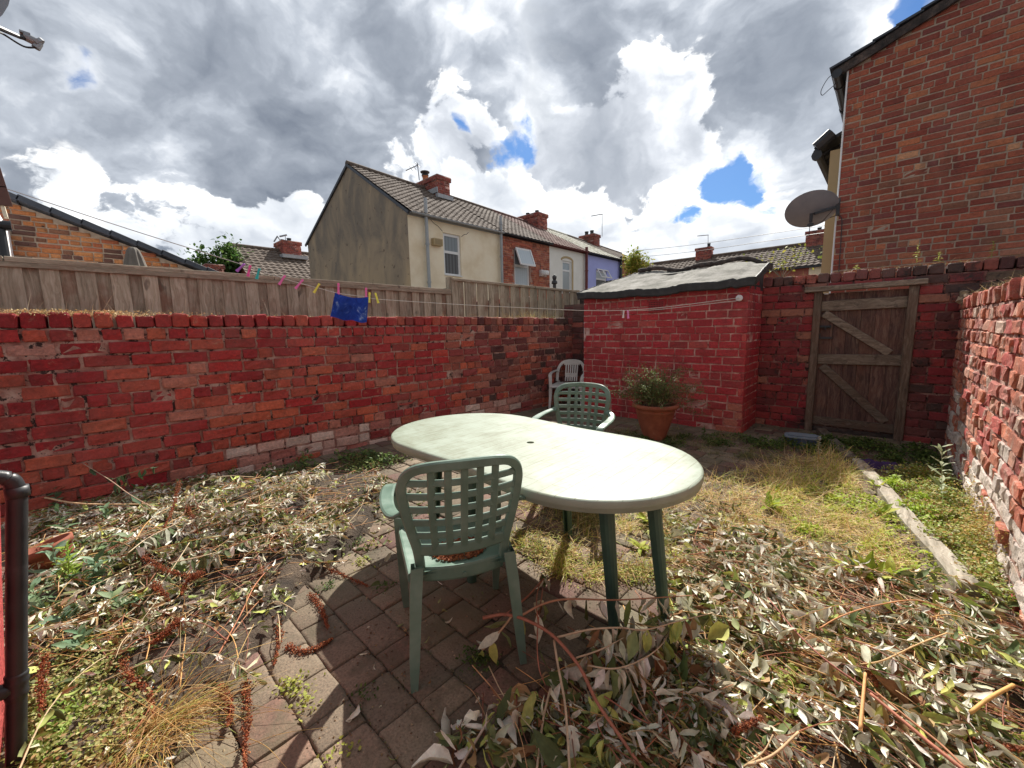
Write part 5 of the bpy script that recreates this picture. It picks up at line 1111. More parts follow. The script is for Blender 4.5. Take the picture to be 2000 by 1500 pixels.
CB=[(900,1400),(1000,1380),(1200,1250),(1350,1180),(1480,1230),(1500,1520),(870,1520)]
litter('leaf_litter','scattered wilted leaves between the cut branches on the paving',[(CB,900,lambda P:np.full(len(P),.05),(.05,.13),.15,DRY,WD,6),([(1330,1160),(1250,1010),(1420,990),(1560,1080),(1480,1230)],1300,lambda P:np.full(len(P),.03),(.04,.09),.1,DRY,WD,7),([(560,950),(760,930),(900,1000),(740,1080),(640,1120)],420,lambda P:np.full(len(P),.015),(.03,.08),.2,DRY,WD,8),([(760,1000),(640,1500),(900,1500),(1000,1200)],40,lambda P:np.full(len(P),.005),(.03,.06),.1,DRY,WD,9)])
def patch(name,label,px,h,z0,seed,cell=.035):  # dark soil mound beneath the leaves, added as shade for the gaps
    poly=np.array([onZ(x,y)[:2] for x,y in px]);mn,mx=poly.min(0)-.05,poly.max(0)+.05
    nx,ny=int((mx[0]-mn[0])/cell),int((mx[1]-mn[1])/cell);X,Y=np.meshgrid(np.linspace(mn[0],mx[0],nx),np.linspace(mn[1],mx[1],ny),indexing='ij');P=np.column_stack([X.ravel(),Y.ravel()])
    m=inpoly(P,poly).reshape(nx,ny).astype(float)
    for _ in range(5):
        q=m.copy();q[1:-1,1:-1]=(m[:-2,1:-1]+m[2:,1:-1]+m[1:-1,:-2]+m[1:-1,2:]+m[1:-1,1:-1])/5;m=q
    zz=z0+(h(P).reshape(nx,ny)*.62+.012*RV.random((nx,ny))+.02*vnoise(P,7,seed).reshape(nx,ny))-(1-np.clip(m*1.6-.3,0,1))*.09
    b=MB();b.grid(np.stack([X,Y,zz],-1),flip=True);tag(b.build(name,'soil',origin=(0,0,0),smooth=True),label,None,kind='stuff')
patch('shade_sheet','dark soil sheet added as shade under the heap by the painted wall',RA,hA,.004,3)
patch('shade_sheet','dark soil sheet added as shade under the dead leaves at the lower right',[(1520,1200),(1620,1150),(1880,1250),(2040,1330),(2040,1540),(1280,1540),(1380,1420),(1460,1300)],hB,-.012,4)
# moss and grit in the joints of the paving
b=MB();n=26000;xx=RV.uniform(-4.5,.5,n);kk=RV.integers(0,44,n);yy=-.9+kk*.160+RV.normal(0,.0045,n);P=np.column_stack([xx,yy]);vj=vnoise(P,2.2,8)
m_=RV.random(n)<np.clip(.45+vj*.8,.08,1);P=P[m_];n=len(P);s_=RV.uniform(.002,.0065,n);tt=np.array([(1,1,0),(-1,.6,0),(-.3,-1,0),(0,0,1.3)])*.5
b.inst(tt,np.array([(0,1,3),(1,2,3),(2,0,3)]),rotM(0*s_,0*s_,RV.uniform(0,6,n))*s_[:,None,None],np.column_stack([P,RV.uniform(-.002,.006,n)]),pick([(.09,.11,.035),(.16,.17,.05),(.12,.08,.05),(.26,.22,.11)],[4,2,3,1],n,.25))
tag(b.build('joint_moss','leaf',origin=(0,0,0)),'moss and grit in the joints between the paving blocks',None,kind='stuff')
# soil crumbs, moss between blocks, small grit
b=MB();n=9000;P=spread([(60,1020),(760,900),(1090,830),(1480,860),(1990,900),(2010,1520),(40,1520)],n,11,.12,5.);T=np.column_stack([P,np.full(len(P),.008)])
tt=np.array([(1,1,0),(-1,.6,0),(-.3,-1,0),(0,0,1.)])*.5;s_=RV.uniform(.003,.011,len(P));R=rotM(0*s_,0*s_,RV.uniform(0,6,len(P)))*s_[:,None,None]
b.inst(tt,np.array([(0,1,3),(1,2,3),(2,0,3)]),R,T,pick([(.16,.10,.06),(.3,.2,.1),(.08,.06,.04),(.42,.32,.2)],[3,2,2,1],len(P)));tag(b.build('soil_crumbs','leaf',origin=(0,0,0)),'crumbs of soil and dead moss over the paving',None,kind='stuff')
# ---- loose twigs and stems
def twig(b,P,r0,r1,tint,seg=5):
    n=len(P);b.tube(P,np.linspace(r0,r1,n),seg,tint)
def droop(b,P,step,Lr,cols=DRY,w_=WD,hang=1.25,wr=(.12,.24),skip=.25,start=.15):
    P=np.asarray(P);seg=np.linalg.norm(np.diff(P,axis=0),axis=1);s=np.concatenate([[0],np.cumsum(seg)]);n=int(s[-1]/step)
    if n<1:return
    q=np.repeat(np.linspace(s[-1]*start,s[-1],n),2);q=q[RV.random(len(q))>skip];n=len(q)
    if n==0:return
    T=np.column_stack([np.interp(q,s,P[:,k]) for k in range(3)]);L=np.minimum(RV.uniform(*Lr,n),np.maximum(T[:,2]*1.1,.05))
    leaves(b,T,L,RV.uniform(0,2*math.pi,n),RV.normal(hang,.28,n),RV.normal(0,.4,n),RV.normal(-.2,.6,n),RV.normal(.7,.4,n),pick(cols,w_,n,.2),wr=RV.uniform(*wr,n))
ST=[(.42,.17,.09),(.55,.34,.17),(.62,.5,.32),(.30,.12,.08),(.68,.42,.16)]
def path(px,h,lift=0):
    hs=lift+np.interp(np.linspace(0,1,len(px)),np.linspace(0,1,len(h)),h);return catmull([onZ(x,y,z) for (x,y),z in zip(px,hs)],6)
def cut_branch(label,stems,Lr=(.06,.12),step=.035,cols=DRY,w_=WD,group='cut branches lying on the paving',hang=1.25,skip=.25):
    f=onZ(*stems[0][0][0],0);t=thing('cut_branch',label,'branch',(f[0],f[1],0),0,group)
    b=MB();lb=MB()
    for px,h,r0,r1,col,lf in stems:
        P=path(px,h,.03 if 'lower right' in group else 0);twig(b,P,r0,r1,col)
        # little side snags
        if lf>0:droop(lb,P,step/lf,Lr,cols,w_,hang,skip=skip)
    b.build('stem','twig',t,smooth=True)
    if lb.n:lb.build('leaves','leaf',t,smooth=True)
    return t
RD,TN_,PL=(.42,.17,.11),(.52,.35,.21),(.60,.48,.33)
cut_branch('large forked red brown branch with wilted hanging leaves in front of the table legs',[
 ([(943,1207),(985,1200),(1030,1212),(1080,1242),(1130,1300),(1165,1370),(1205,1430),(1260,1510)],[.17,.2,.17,.12,.07],.0075,.005,RD,0),
 ([(1010,1207),(1060,1180),(1110,1170),(1200,1172),(1290,1167),(1350,1163)],[.19,.22,.22,.2,.16],.0055,.002,(.5,.26,.16),.5),
 ([(1088,1245),(1150,1230),(1210,1226),(1260,1230),(1330,1212),(1392,1197)],[.17,.22,.24,.2],.0045,.002,PL,1.3),
 ([(1125,1285),(1170,1270),(1210,1250),(1245,1228)],[.14,.18,.2],.0035,.0015,PL,1.2),
 ([(1148,1300),(1200,1306),(1250,1290),(1290,1262),(1312,1225)],[.13,.18,.18],.0035,.0015,PL,1.5),
 ([(985,1203),(1030,1165),(1062,1130)],[.19,.2,.17],.005,.003,RD,.2),
 ([(1000,1203),(975,1235),(942,1270)],[.19,.13,.08],.005,.0035,TN_,.9),
 ([(1052,1225),(1048,1170),(1058,1120)],[.17,.2,.16],.0035,.002,RD,.2)],(.06,.12),.032)
cut_branch('long pale straight stem leaning from the branch fork to the bottom of the picture',[
 ([(1082,1250),(1090,1300),(1103,1370),(1108,1430),(1113,1510)],[.16,.12,.07],.0045,.004,PL,.4),
 ([(1060,1150),(1050,1230),(1052,1300),(1066,1340)],[.2,.14,.06],.003,.002,RD,.5)],(.06,.12),.05)
cut_branch('thin twiggy stems with dangling dead leaves right of the fork',[
 ([(1160,1240),(1220,1300),(1290,1350),(1365,1412)],[.16,.1,.05],.0028,.0018,TN_,.9),
 ([(1215,1290),(1240,1350),(1262,1400),(1300,1470)],[.12,.08,.04],.003,.0018,PL,1.0),
 ([(1180,1360),(1260,1410),(1330,1428),(1400,1440)],[.08,.06,.04],.003,.002,RD,.9),
 ([(1150,1400),(1220,1440),(1290,1478),(1370,1500)],[.06,.05,.05],.0035,.0025,(.6,.42,.2),.7),
 ([(1262,1230),(1330,1290),(1370,1360)],[.16,.1,.04],.002,.0012,PL,1.0)],(.06,.13),.034)
cut_branch('short pale twig with curled leaves at the bottom beside the chair shadow',[
 ([(962,1392),(940,1430),(915,1470),(892,1510)],[.08,.06,.05],.0045,.004,(.5,.42,.34),.9),
 ([(965,1420),(985,1470),(1000,1510)],[.06,.04,.04],.002,.0015,PL,1.2)],(.07,.13),.04,hang=.5)
cut_branch('forked pale twig with curling leaves below the red branch',[
 ([(1075,1345),(1062,1400),(1055,1450),(1048,1510)],[.07,.06,.05],.0045,.0035,PL,.8),
 ([(1062,1400),(1040,1380),(1020,1372)],[.06,.05,.05],.002,.0012,PL,1.2)],(.06,.11),.04,hang=.6)
cut_branch('bare orange brown stem crossing the leaves at the lower right',[([(1680,1425),(1685,1370),(1690,1315)],[.09,.1,.1],.0058,.005,(.66,.38,.16),0)],group='bare cut stems in the lower right')
cut_branch('yellowish thick stem near the right edge of the picture',[([(1895,1392),(1935,1362),(1980,1338)],[.10,.11,.12],.0055,.006,(.68,.42,.14),0)],group='bare cut stems in the lower right')
cut_branch('long arching orange stem above the pale leaves at right',[([(1600,1228),(1640,1205),(1700,1185),(1780,1172),(1830,1182),(1870,1196)],[.05,.1,.12,.08],.003,.002,(.62,.3,.13),.3)],group='bare cut stems in the lower right')
cut_branch('long red stem running to the bottom edge at right',[([(1700,1355),(1760,1405),(1820,1455),(1890,1510)],[.1,.1,.1],.005,.006,(.5,.2,.13),.3),([(1712,1352),(1770,1400),(1835,1452),(1885,1500)],[.09,.09,.09],.003,.004,(.5,.24,.13),.3)],group='bare cut stems in the lower right')
cut_branch('thin dark red stem crossing the dead leaves diagonally at right',[([(1500,1168),(1560,1240),(1620,1295),(1700,1350),(1720,1362)],[.08,.1,.08],.003,.0035,(.36,.13,.10),.5)],group='bare cut stems in the lower right')
cut_branch('straight tan stem angled up to the right below the timber post',[([(1680,1298),(1725,1290),(1790,1260),(1850,1236)],[.07,.1,.12],.003,.0025,(.62,.42,.2),.3)],group='bare cut stems in the lower right')
cut_branch('pair of tan stems at the bottom beside the reddish leaves',[([(1460,1495),(1510,1475),(1560,1430)],[.06,.08,.1],.0045,.0035,(.6,.42,.24),0),([(1450,1500),(1490,1470),(1510,1435)],[.05,.07,.08],.003,.002,(.5,.36,.2),0)],group='bare cut stems in the lower right')
cut_branch('pale peeled stem sticking out over the leaf heap by the wall',[([(88,972),(150,983),(230,985),(330,984)],[.26,.25,.2,.16],.006,.004,(.72,.5,.3),.3)],(.05,.08),.05,group='cut branches on the left heap')
cut_branch('thin branch with green leaves leaning on the painted wall',[([(162,905),(215,938),(255,967),(305,995)],[.42,.36,.3,.2],.003,.003,(.5,.34,.25),.3),([(215,938),(250,925),(300,912)],[.36,.38,.4],.002,.0015,(.2,.22,.12),2.)],(.05,.09),.05,[(.06,.11,.05),(.09,.15,.07)],[1,1],group='cut branches on the left heap')
cut_branch('long pale branch lying along the top of the leaf heap',[([(310,985),(400,962),(500,960),(620,930),(680,905)],[.16,.14,.1,.06,.05],.0045,.003,(.6,.45,.3),.8),([(600,990),(660,952),(730,938)],[.05,.05,.04],.006,.004,(.62,.45,.28),.2)],(.05,.09),.035,group='cut branches on the left heap')
cut_branch('slender stems with dark green drooping leaves in the middle of the heap',[([(330,1100),(400,1085),(480,1062),(560,1040)],[.24,.2,.14,.08],.003,.002,PL,1.6),([(250,1080),(290,1050),(350,1020)],[.26,.24,.2],.003,.002,PL,1.2),([(280,1180),(330,1120),(370,1060)],[.12,.16,.2],.003,.002,(.66,.55,.36),.8)],(.06,.10),.03,[(.10,.14,.05),(.5,.5,.4),(.6,.58,.5),(.16,.19,.08)],[2,3,3,2],group='cut branches on the left heap')
cut_branch('red stemmed branch across the lower part of the left heap',[([(420,1290),(470,1200),(500,1140),(545,1090)],[.05,.09,.1,.06],.003,.002,(.6,.26,.14),.3),([(430,1270),(500,1180),(560,1130)],[.05,.08,.04],.002,.0015,(.6,.3,.16),.2)],(.05,.08),.05,group='cut branches on the left heap')
b=MB()
for px,n,hf,dr in((RAd,480,hA,None),(RA,240,hA,None),(RB,820,hB,1),(CB,40,lambda P:np.full(len(P),.04),1),([(1330,1000),(1500,960),(1560,1080),(1400,1200)],60,lambda P:np.full(len(P),.03),1)):
    P=spread(px,n,1);hh=hf(P)
    for k in range(len(P)):
        L=RV.uniform(.12,.5);a=RV.uniform(0,math.pi*2) if dr is None or RV.random()<.35 else math.radians(-8)+RV.normal(0,.35)
        d=np.array([math.cos(a),math.sin(a),0]);s_=np.array([-d[1],d[0],0]);c=np.array([*P[k],.015+hh[k]*RV.uniform(.5,1.1)]);bd=RV.normal(0,.07)*L
        Q=[c-d*L/2,c-d*L*.15+s_*bd+Z3*RV.uniform(0,.02),c+d*L*.2+s_*bd+Z3*RV.uniform(0,.03),c+d*L/2+Z3*RV.uniform(-.01,.03)];Q=[np.array([q[0],q[1],max(q[2],.008)]) for q in Q]
        twig(b,catmull(Q,3),RV.uniform(.0012,.003),RV.uniform(.0008,.0016),np.array(ST[RV.integers(5)])*RV.uniform(.8,1.2),4)
sb=MB()
for px,n,hf,dr,Lr in((RAd,105,hA,None,(.035,.07)),(RA,50,hA,None,(.03,.065)),(RB,115,hB,1,(.035,.09))):
    P=spread(px,n,3,.05)
    for k in range(len(P)):
        L=RV.uniform(.18,.6);a=RV.uniform(0,math.pi*2) if dr is None or RV.random()<.3 else math.radians(-8)+RV.normal(0,.4)
        d=np.array([math.cos(a),math.sin(a),0]);s_=np.array([-d[1],d[0],0]);z_=.03+hf(P[k:k+1])[0]*RV.uniform(.7,1.3);c=np.array([*P[k],z_]);bd=RV.normal(0,.10)*L;e=RV.uniform(0,.05)
        Q=[c-d*L/2-Z3*e*.5,c-d*L*.15+s_*bd+Z3*e,c+d*L*.2+s_*bd+Z3*e,c+d*L/2-Z3*e*.6];Q=[np.array([q[0],q[1],max(q[2],.01)]) for q in Q];Q=catmull(Q,4)
        twig(b,Q,RV.uniform(.0016,.0034),.0009,np.array(ST[RV.integers(5)])*RV.uniform(.7,1.2),4)
        m=int(L/.022);q=np.repeat(np.linspace(.12,1,m),2);q=q[RV.random(len(q))>.22];m=len(q)
        if m==0:continue
        s01=np.linspace(0,1,len(Q));T=np.column_stack([np.interp(q,s01,Q[:,j]) for j in range(3)]);hue=RV.random()
        W_=np.array(WD)*(np.array([1,1,1,3,3,1,2,.3,2]) if hue<.3 else (np.array([1,1,1,.6,.5,3,.5,3,.3]) if hue>.85 else np.array([2,1.5,2,.6,.6,.6,.6,.5,.6])))
        leaves(sb,T,RV.uniform(*Lr,m)*RV.uniform(.8,1.15),a+RV.choice([-1,1],m)*RV.uniform(.2,1.3,m),RV.normal(.45,.35,m),RV.normal(0,.7,m),RV.normal(.2,1.2,m),RV.normal(.9,.7,m),pick(DRY,W_,m,.22),wr=RV.uniform(.05,.16,m),st=6)
tag(sb.build('leaf_litter','leaf',origin=(0,0,0),smooth=True),'wilted leaves still clinging to thin tangled stems',None,kind='stuff')
tag(b.build('twig_litter','twig',origin=(0,0,0),smooth=True),'loose thin stems tangled through the dead leaves',None,kind='stuff')
# ---- rusty seed heads
def seedhead(label,px,h,r=.013,n=260,k=1):
    P=path(px,h);seg=np.linalg.norm(np.diff(P,axis=0),axis=1);s=np.concatenate([[0],np.cumsum(seg)]);q=RV.uniform(0,s[-1],n);T=np.column_stack([np.interp(q,s,P[:,i]) for i in range(3)])
    rr=r*(1-.75*(q/s[-1])**2);T+=RV.normal(0,1,(n,3))*rr[:,None]*.5;T[:,2]=np.maximum(T[:,2],.006);sz=RV.uniform(.0015,.0042,n)
    O=np.array([(1,0,0),(-1,0,0),(0,1,0),(0,-1,0),(0,0,1),(0,0,-1)],float);F_=np.array([(0,2,4),(2,1,4),(1,3,4),(3,0,4),(2,0,5),(1,2,5),(3,1,5),(0,3,5)])
    b=MB();b.tube(P,.0018,4,(.5,.3,.2));b.inst(O,F_,rotM(*RV.uniform(0,3,(3,n)))*sz[:,None,None],T,pick([(1.,.9,.8),(1.5,1.3,1.1),(.6,.5,.5),(1.3,.8,.6)],[3,2,2,1],n))
    tag(b.build('seed_head','seed',smooth=False),label,'seed head','dried buddleia seed heads')
SH=[([(540,1165),(542,1210),(545,1250),(535,1300)],[.02,.03,.03],'rusty seed head running down beside the chair shadow'),([(560,1262),(590,1272),(625,1262),(650,1247)],[.02,.02],'short rusty seed head pointing at the chair shadow from the left'),([(605,1160),(622,1178),(632,1200),(640,1225)],[.02,.03],'small curved seed head at the top edge of the chair shadow'),
 ([(478,1330),(485,1390),(480,1440),(478,1500)],[.02,.05],'thick dark seed head at the bottom left on the bare blocks'),([(350,940),(345,965),(335,1000),(320,1030)],[.28,.2],'tall seed head rising above the heap against the wall'),([(365,990),(380,1020),(385,1060)],[.22,.12],'drooping seed head high on the leaf heap'),
 ([(270,1080),(300,1100),(345,1120),(390,1125)],[.2,.16],'orange seed head lying across the middle of the heap'),([(395,1120),(375,1128),(362,1142),(355,1160)],[.2,.14],'hooked orange seed head over dark leaves'),([(300,1140),(320,1160),(330,1175)],[.16,.1],'short seed head below the green sprigs'),
 ([(350,1210),(320,1240),(290,1260)],[.12,.08],'seed head pointing to the lower left of the heap'),([(240,1290),(260,1330),(290,1350),(300,1400)],[.08,.05],'long brown seed head in the lower left weeds'),([(90,1275),(85,1300),(82,1340),(80,1400)],[.2,.1],'rusty upright seed head next to the waste pipe'),
 ([(560,1130),(520,1140),(480,1160)],[.04,.05],'low seed head between dead leaves left of the chair'),([(580,1095),(610,1100),(650,1115),(720,1145)],[.03,.02],'thin dark seed head trailing under the chair arm shadow'),([(430,1340),(450,1380),(445,1420)],[.04,.04],'seed head beside the yellow grass at the bottom left'),
 ([(1905,1450),(1950,1458),(2000,1462)],[.08,.08],'dark red seed head at the lower right edge'),([(1430,1430),(1460,1415),(1490,1400)],[.09,.1],'dark red seed head among pale leaves at the bottom'),([(1690,1300),(1705,1320),(1712,1340)],[.09,.08],'red brown seed head under the orange stem')]
for px,h,l in SH:seedhead(l,px,h,.017 if px[0][0]<900 else .013,620 if px[0][0]<900 else 400)
# debris on the near chair seat
c0=np.array([-1.318,1.034,0]);ca=math.radians(59.5);b=MB();n=900;rr=np.sqrt(RV.random(n))*.115;aa=RV.uniform(0,6.28,n);lx=rr*np.cos(aa);ly=-.075+rr*np.sin(aa)*.75;T=np.column_stack([c0[0]+lx*math.cos(ca)-ly*math.sin(ca),c0[1]+lx*math.sin(ca)+ly*math.cos(ca),.409+.35*rr**2*2+RV.random(n)*.006])
O=np.array([(1,0,0),(-1,0,0),(0,1,0),(0,-1,0),(0,0,.6),(0,0,-.6)],float);F8=np.array([(0,2,4),(2,1,4),(1,3,4),(3,0,4),(2,0,5),(1,2,5),(3,1,5),(0,3,5)])
b.inst(O,F8,rotM(*RV.uniform(0,3,(3,n)))*RV.uniform(.003,.008,n)[:,None,None],T,pick([(1.,.9,.8),(1.4,1.2,1.),(.6,.5,.5)],[3,2,2],n));tag(b.build('seat_debris','seed',origin=(0,0,0)),'rusty round patch of debris on the chair seat',None,kind='stuff')
# ---- grass
STRAW=[(.78,.58,.28),(.66,.48,.24),(.90,.76,.48),(.42,.52,.08),(.58,.62,.13),(.55,.32,.14)]
def tufts(b,cent,nb,Lr,cols,w_,flat=.5,sp=.03,wd=.0018,cd=None):
    for (x,y) in cent:
        n=int(nb*RV.uniform(.6,1.3));T=np.column_stack([x+RV.normal(0,sp,n),y+RV.normal(0,sp,n),np.full(n,.006)])
        blades(b,T,RV.uniform(*Lr,n),RV.uniform(0,6.28,n),-RV.uniform(flat*.5,1.45,n),RV.uniform(.3,1.9,n),pick(cols,w_,n,.2),RV.uniform(.7,1.4,n)*wd)
b=MB()
RC=[(1290,965),(1400,935),(1530,900),(1640,880),(1680,960),(1745,1060),(1800,1150),(1650,1130),(1520,1070),(1400,1060),(1300,1030)]
tufts(b,spread(RC,70,21,.2),55,(.05,.20),STRAW,[3,3,3,3,3,1],.3,.04)
P=spread(RC,2600,22,.30);n=len(P);blades(b,np.column_stack([P,RV.uniform(.008,.035,n)]),RV.uniform(.09,.30,n),RV.normal(-.35,.9,n)+math.pi*(RV.random(n)<.5),RV.normal(-.12,.25,n),RV.normal(.2,.9,n),pick(STRAW,[5,5,4,1,1,2],n,.3),.0015)
RCc=[(1000,985),(1080,960),(1200,990),(1310,990),(1330,1130),(1200,1150),(1050,1110),(990,1070)]
P=spread(RCc,1300,23,.1);n=len(P);blades(b,np.column_stack([P,RV.uniform(.008,.03,n)]),RV.uniform(.05,.16,n),RV.uniform(0,6.28,n),RV.normal(-.15,.25,n),RV.normal(.1,.6,n),pick(STRAW,[4,4,3,2,2,2],n,.2),.0015)
tufts(b,spread(RCc,26,24,.1),60,(.05,.17),STRAW,[3,3,2,3,3,1],.4,.035)
tufts(b,[onZ(x,y)[:2] for x,y in((1120,1010),(1105,1000),(1140,1030),(1080,990),(1150,1010))],170,(.10,.26),[(.34,.28,.12),(.2,.2,.07),(.5,.4,.2),(.3,.34,.1)],[3,2,2,2],.7,.04,.0019)
tufts(b,[onZ(x,y)[:2] for x,y in((1600,905),(1625,920),(1580,930),(1640,935),(1560,945),(1610,940),(1660,950),(1590,960),(1630,905),(1560,915),(1600,1000),(1640,1020),(1570,1040))],62,(.08,.24),STRAW,[3,2,3,5,5,0.5],.55,.05)
tufts(b,spread([(1100,835),(1240,830),(1500,860),(1640,880),(1500,900),(1200,880)],60,25,.1),45,(.04,.13),[(.2,.2,.08),(.34,.3,.14),(.15,.18,.06)],[2,2,2],.5,.05)
tag(b.build('dry_grass','straw',origin=(0,0,0)),'straw coloured dead grass matted over the paving right of the table',None,kind='stuff')
b=MB()
for (x,y),L,n_ in (((330,1420),(.14,.36),150),((300,1440),(.14,.36),110),((265,1470),(.1,.3),80),((350,1380),(.16,.42),60),((240,1485),(.1,.3),80)):
    c=onZ(x,y);T=np.column_stack([c[0]+RV.normal(0,.045,n_),c[1]+RV.normal(0,.045,n_),np.full(n_,.01)])
    blades(b,T,RV.uniform(*L,n_),RV.normal(.35,.95,n_),-RV.uniform(.05,1.1,n_),RV.uniform(-.3,2.0,n_),pick([(.56,.36,.13),(.68,.54,.27),(.38,.42,.10),(.46,.26,.10)],[3,3,2,2],n_,.2),.0013)
for a,c,h in(((420,1420),(620,1385),.07),((440,1475),(640,1420),.05),((350,1340),(560,1245),.14),((390,1380),(600,1400),.05),((200,1330),(440,1500),.16),((0,1245),(120,1290),.3),((10,1278),(210,1300),.25),((480,1440),(560,1500),.04),((500,1210),(420,1400),.12)):
    P=path([a,((a[0]+c[0])/2,(a[1]+c[1])/2-12),c],[.03,h,.02]);twig(b,P,.0014,.0006,(.72,.52,.22),4)
tag(b.build('dry_grass','straw',origin=(0,0,0)),'golden arching grass tuft at the lower left corner',None,kind='stuff')
# ---- low green weeds
def clumps(b,cent,n,r,h,Ls,cols,w_,wr=.3):
    for (x,y) in cent:
        k=int(n*RV.uniform(.6,1.3));P=RV.normal(0,r,(k,2));hh=h*np.exp(-(P**2).sum(1)/(2*r*r*1.5))
        leaves(b,np.column_stack([x+P[:,0],y+P[:,1],.008+hh*RV.random(k)**.6]),RV.uniform(*Ls,k),RV.uniform(0,6.28,k),RV.normal(-.25,.45,k),RV.normal(0,.4,k),RV.normal(.3,.5,k),RV.normal(.2,.2,k),pick(cols,w_,k,.2),wr=wr,st=4)
GR=[(.14,.22,.04),(.26,.34,.06),(.40,.44,.09),(.09,.14,.035),(.34,.2,.1)]
b=MB()
LLc=[(75,1180),(230,1190),(300,1330),(330,1430),(200,1510),(70,1510)]
clumps(b,spread(LLc,60,31),150,.05,.09,(.008,.02),[(.36,.37,.11),(.46,.43,.18),(.24,.30,.08),(.44,.28,.14),(.6,.52,.3)],[3,3,3,2,1])
clumps(b,spread([(70,1390),(200,1360),(220,1420),(80,1500)],14,32),120,.045,.06,(.012,.026),[(.26,.40,.07),(.34,.45,.11),(.5,.48,.2)],[2,2,1])
clumps(b,spread([(130,1060),(260,1090),(220,1200),(110,1190)],16,33),26,.05,.14,(.05,.10),[(.10,.20,.09),(.16,.28,.13),(.22,.34,.16)],[1,1,1],wr=.16)
clumps(b,spread([(1000,1040),(1160,1060),(1330,1130),(1180,1150),(1010,1090)],34,34),130,.045,.035,(.007,.016),[(.40,.42,.09),(.5,.42,.12),(.34,.2,.1),(.22,.3,.06)],[3,2,2,2])
clumps(b,spread([(1470,860),(1600,860),(1830,880),(1850,930),(1700,900),(1480,880)],60,35),110,.06,.09,(.015,.035),[(.07,.12,.03),(.12,.18,.04),(.18,.24,.06)],[3,2,1])
clumps(b,spread([(1200,850),(1450,850),(1480,870),(1300,880)],26,36),90,.05,.06,(.012,.03),[(.07,.12,.03),(.14,.2,.05)],[3,2])
clumps(b,spread([(1830,920),(1890,1000),(1960,1130),(2000,1240),(1900,1160),(1800,1040),(1740,930)],110,37),120,.06,.10,(.01,.026),[(.36,.38,.08),(.26,.36,.05),(.50,.42,.14),(.42,.24,.08),(.55,.58,.30)],[3,3,2,1.5,2])
clumps(b,spread([(1880,960),(1950,1080),(1985,1180),(1900,1100)],22,38),150,.05,.28,(.008,.018),[(.50,.30,.09),(.42,.36,.09),(.6,.46,.16),(.28,.34,.06)],[3,2,2,1])
clumps(b,spread([(1500,950),(1740,960),(1820,1130),(1700,1140),(1560,1040)],46,39),70,.05,.05,(.012,.03),[(.46,.55,.07),(.34,.46,.05),(.58,.58,.16)],[2,2,1])
clumps(b,spread([(1700,930),(1790,960),(1850,1060),(1760,1010)],12,43),60,.035,.10,(.02,.05),[(.42,.56,.06),(.34,.48,.05)],[1,1],wr=.2)
clumps(b,spread([(560,915),(740,880),(800,890),(770,915),(600,945)],24,40),80,.05,.07,(.012,.03),[(.12,.17,.05),(.22,.26,.08),(.3,.2,.1)],[2,2,1])
clumps(b,spread([(1440,1160),(1900,1220),(1990,1330),(1990,1500),(1500,1500),(1400,1300)],60,41),40,.05,.06,(.015,.035),[(.36,.42,.08),(.26,.34,.06),(.45,.46,.16)],[2,2,1])
clumps(b,spread([(300,950),(560,930),(500,960),(330,990)],16,42),60,.05,.08,(.012,.03),[(.16,.2,.06),(.26,.24,.1)],[2,2])
clumps(b,spread([(90,1000),(330,945),(560,905),(800,880),(790,905),(560,945),(340,985),(100,1030)],34,44),46,.05,.12,(.02,.055),[(.12,.2,.06),(.2,.3,.09),(.32,.36,.12),(.10,.16,.06)],[2,2,1,2],wr=.24)
clumps(b,[onZ(x,y)[:2] for x,y in((935,1295),(915,1285),(950,1300),(712,1365),(640,1150),(690,1068),(700,1060),(752,1150))],60,.022,.03,(.008,.018),[(.07,.12,.03),(.14,.2,.05)],[2,1])
clumps(b,[onZ(x,y)[:2] for x,y in((560,1350),(590,1360),(600,1385),(580,1340),(660,1478),(690,1040),(725,1070),(710,1100))],50,.025,.03,(.008,.02),[(.40,.42,.09),(.34,.38,.07)],[2,1])
tag(b.build('low_weeds','leaf_thin',origin=(0,0,0),smooth=True),'low green and yellowing weeds creeping over the blocks',None,kind='stuff')
# ---- separate weeds
def rosette(name,label,px,n,L,cols,up=.7,wr=.16,h=0,grp=None,stem=None):
    c=onZ(*px);t=thing(name,label,'weed',(c[0],c[1],0),0,grp);b=MB()
    ya=RV.uniform(0,6.28,n);leaves(b,np.tile(c+Z3*.01,(n,1)),RV.uniform(.6,1,n)*L,ya,-RV.uniform(up*.5,up*1.3,n),RV.normal(0,.3,n),RV.uniform(.3,1.2,n),RV.uniform(.2,.6,n),pick(cols,[1]*len(cols),n,.15),wr=wr,st=7);b.build('leaves','leaf_thin',t,smooth=True)
    if stem:
        b=MB();P=catmull([c,c+np.array([.01,0,stem*.5]),c+np.array([.03,.01,stem])],4);b.tube(P,[.003]*len(P),5,cols[0]);b.build('stem','twig',t)
YG=[(.40,.48,.06),(.32,.42,.05),(.50,.55,.10)]
rosette('dandelion','yellow green dandelion clump in the straw right of the table',(1502,1000),14,.15,YG,1.1,grp='broad leaved weeds on the paving',stem=.12)
rosette('dock_plant','tall bright dock leaves standing below the timber post',(1692,1150),9,.20,YG,1.3,.13,grp='broad leaved weeds on the paving')
rosette('dock_plant','bright dock leaves against the near side of the timber post',(1735,1140),6,.15,YG,1.2,.14,grp='broad leaved weeds on the paving')
rosette('dandelion','small dandelion under the table beside the right legs',(1265,1025),10,.12,YG,.8,grp='broad leaved weeds on the paving')
rosette('dandelion','little yellow green sprout halfway along the timber post',(1720,1010),10,.13,YG,1.,grp='broad leaved weeds on the paving')
rosette('dandelion','green sprout beyond the far end of the timber post',(1715,960),9,.13,YG,1.,grp='broad leaved weeds on the paving')
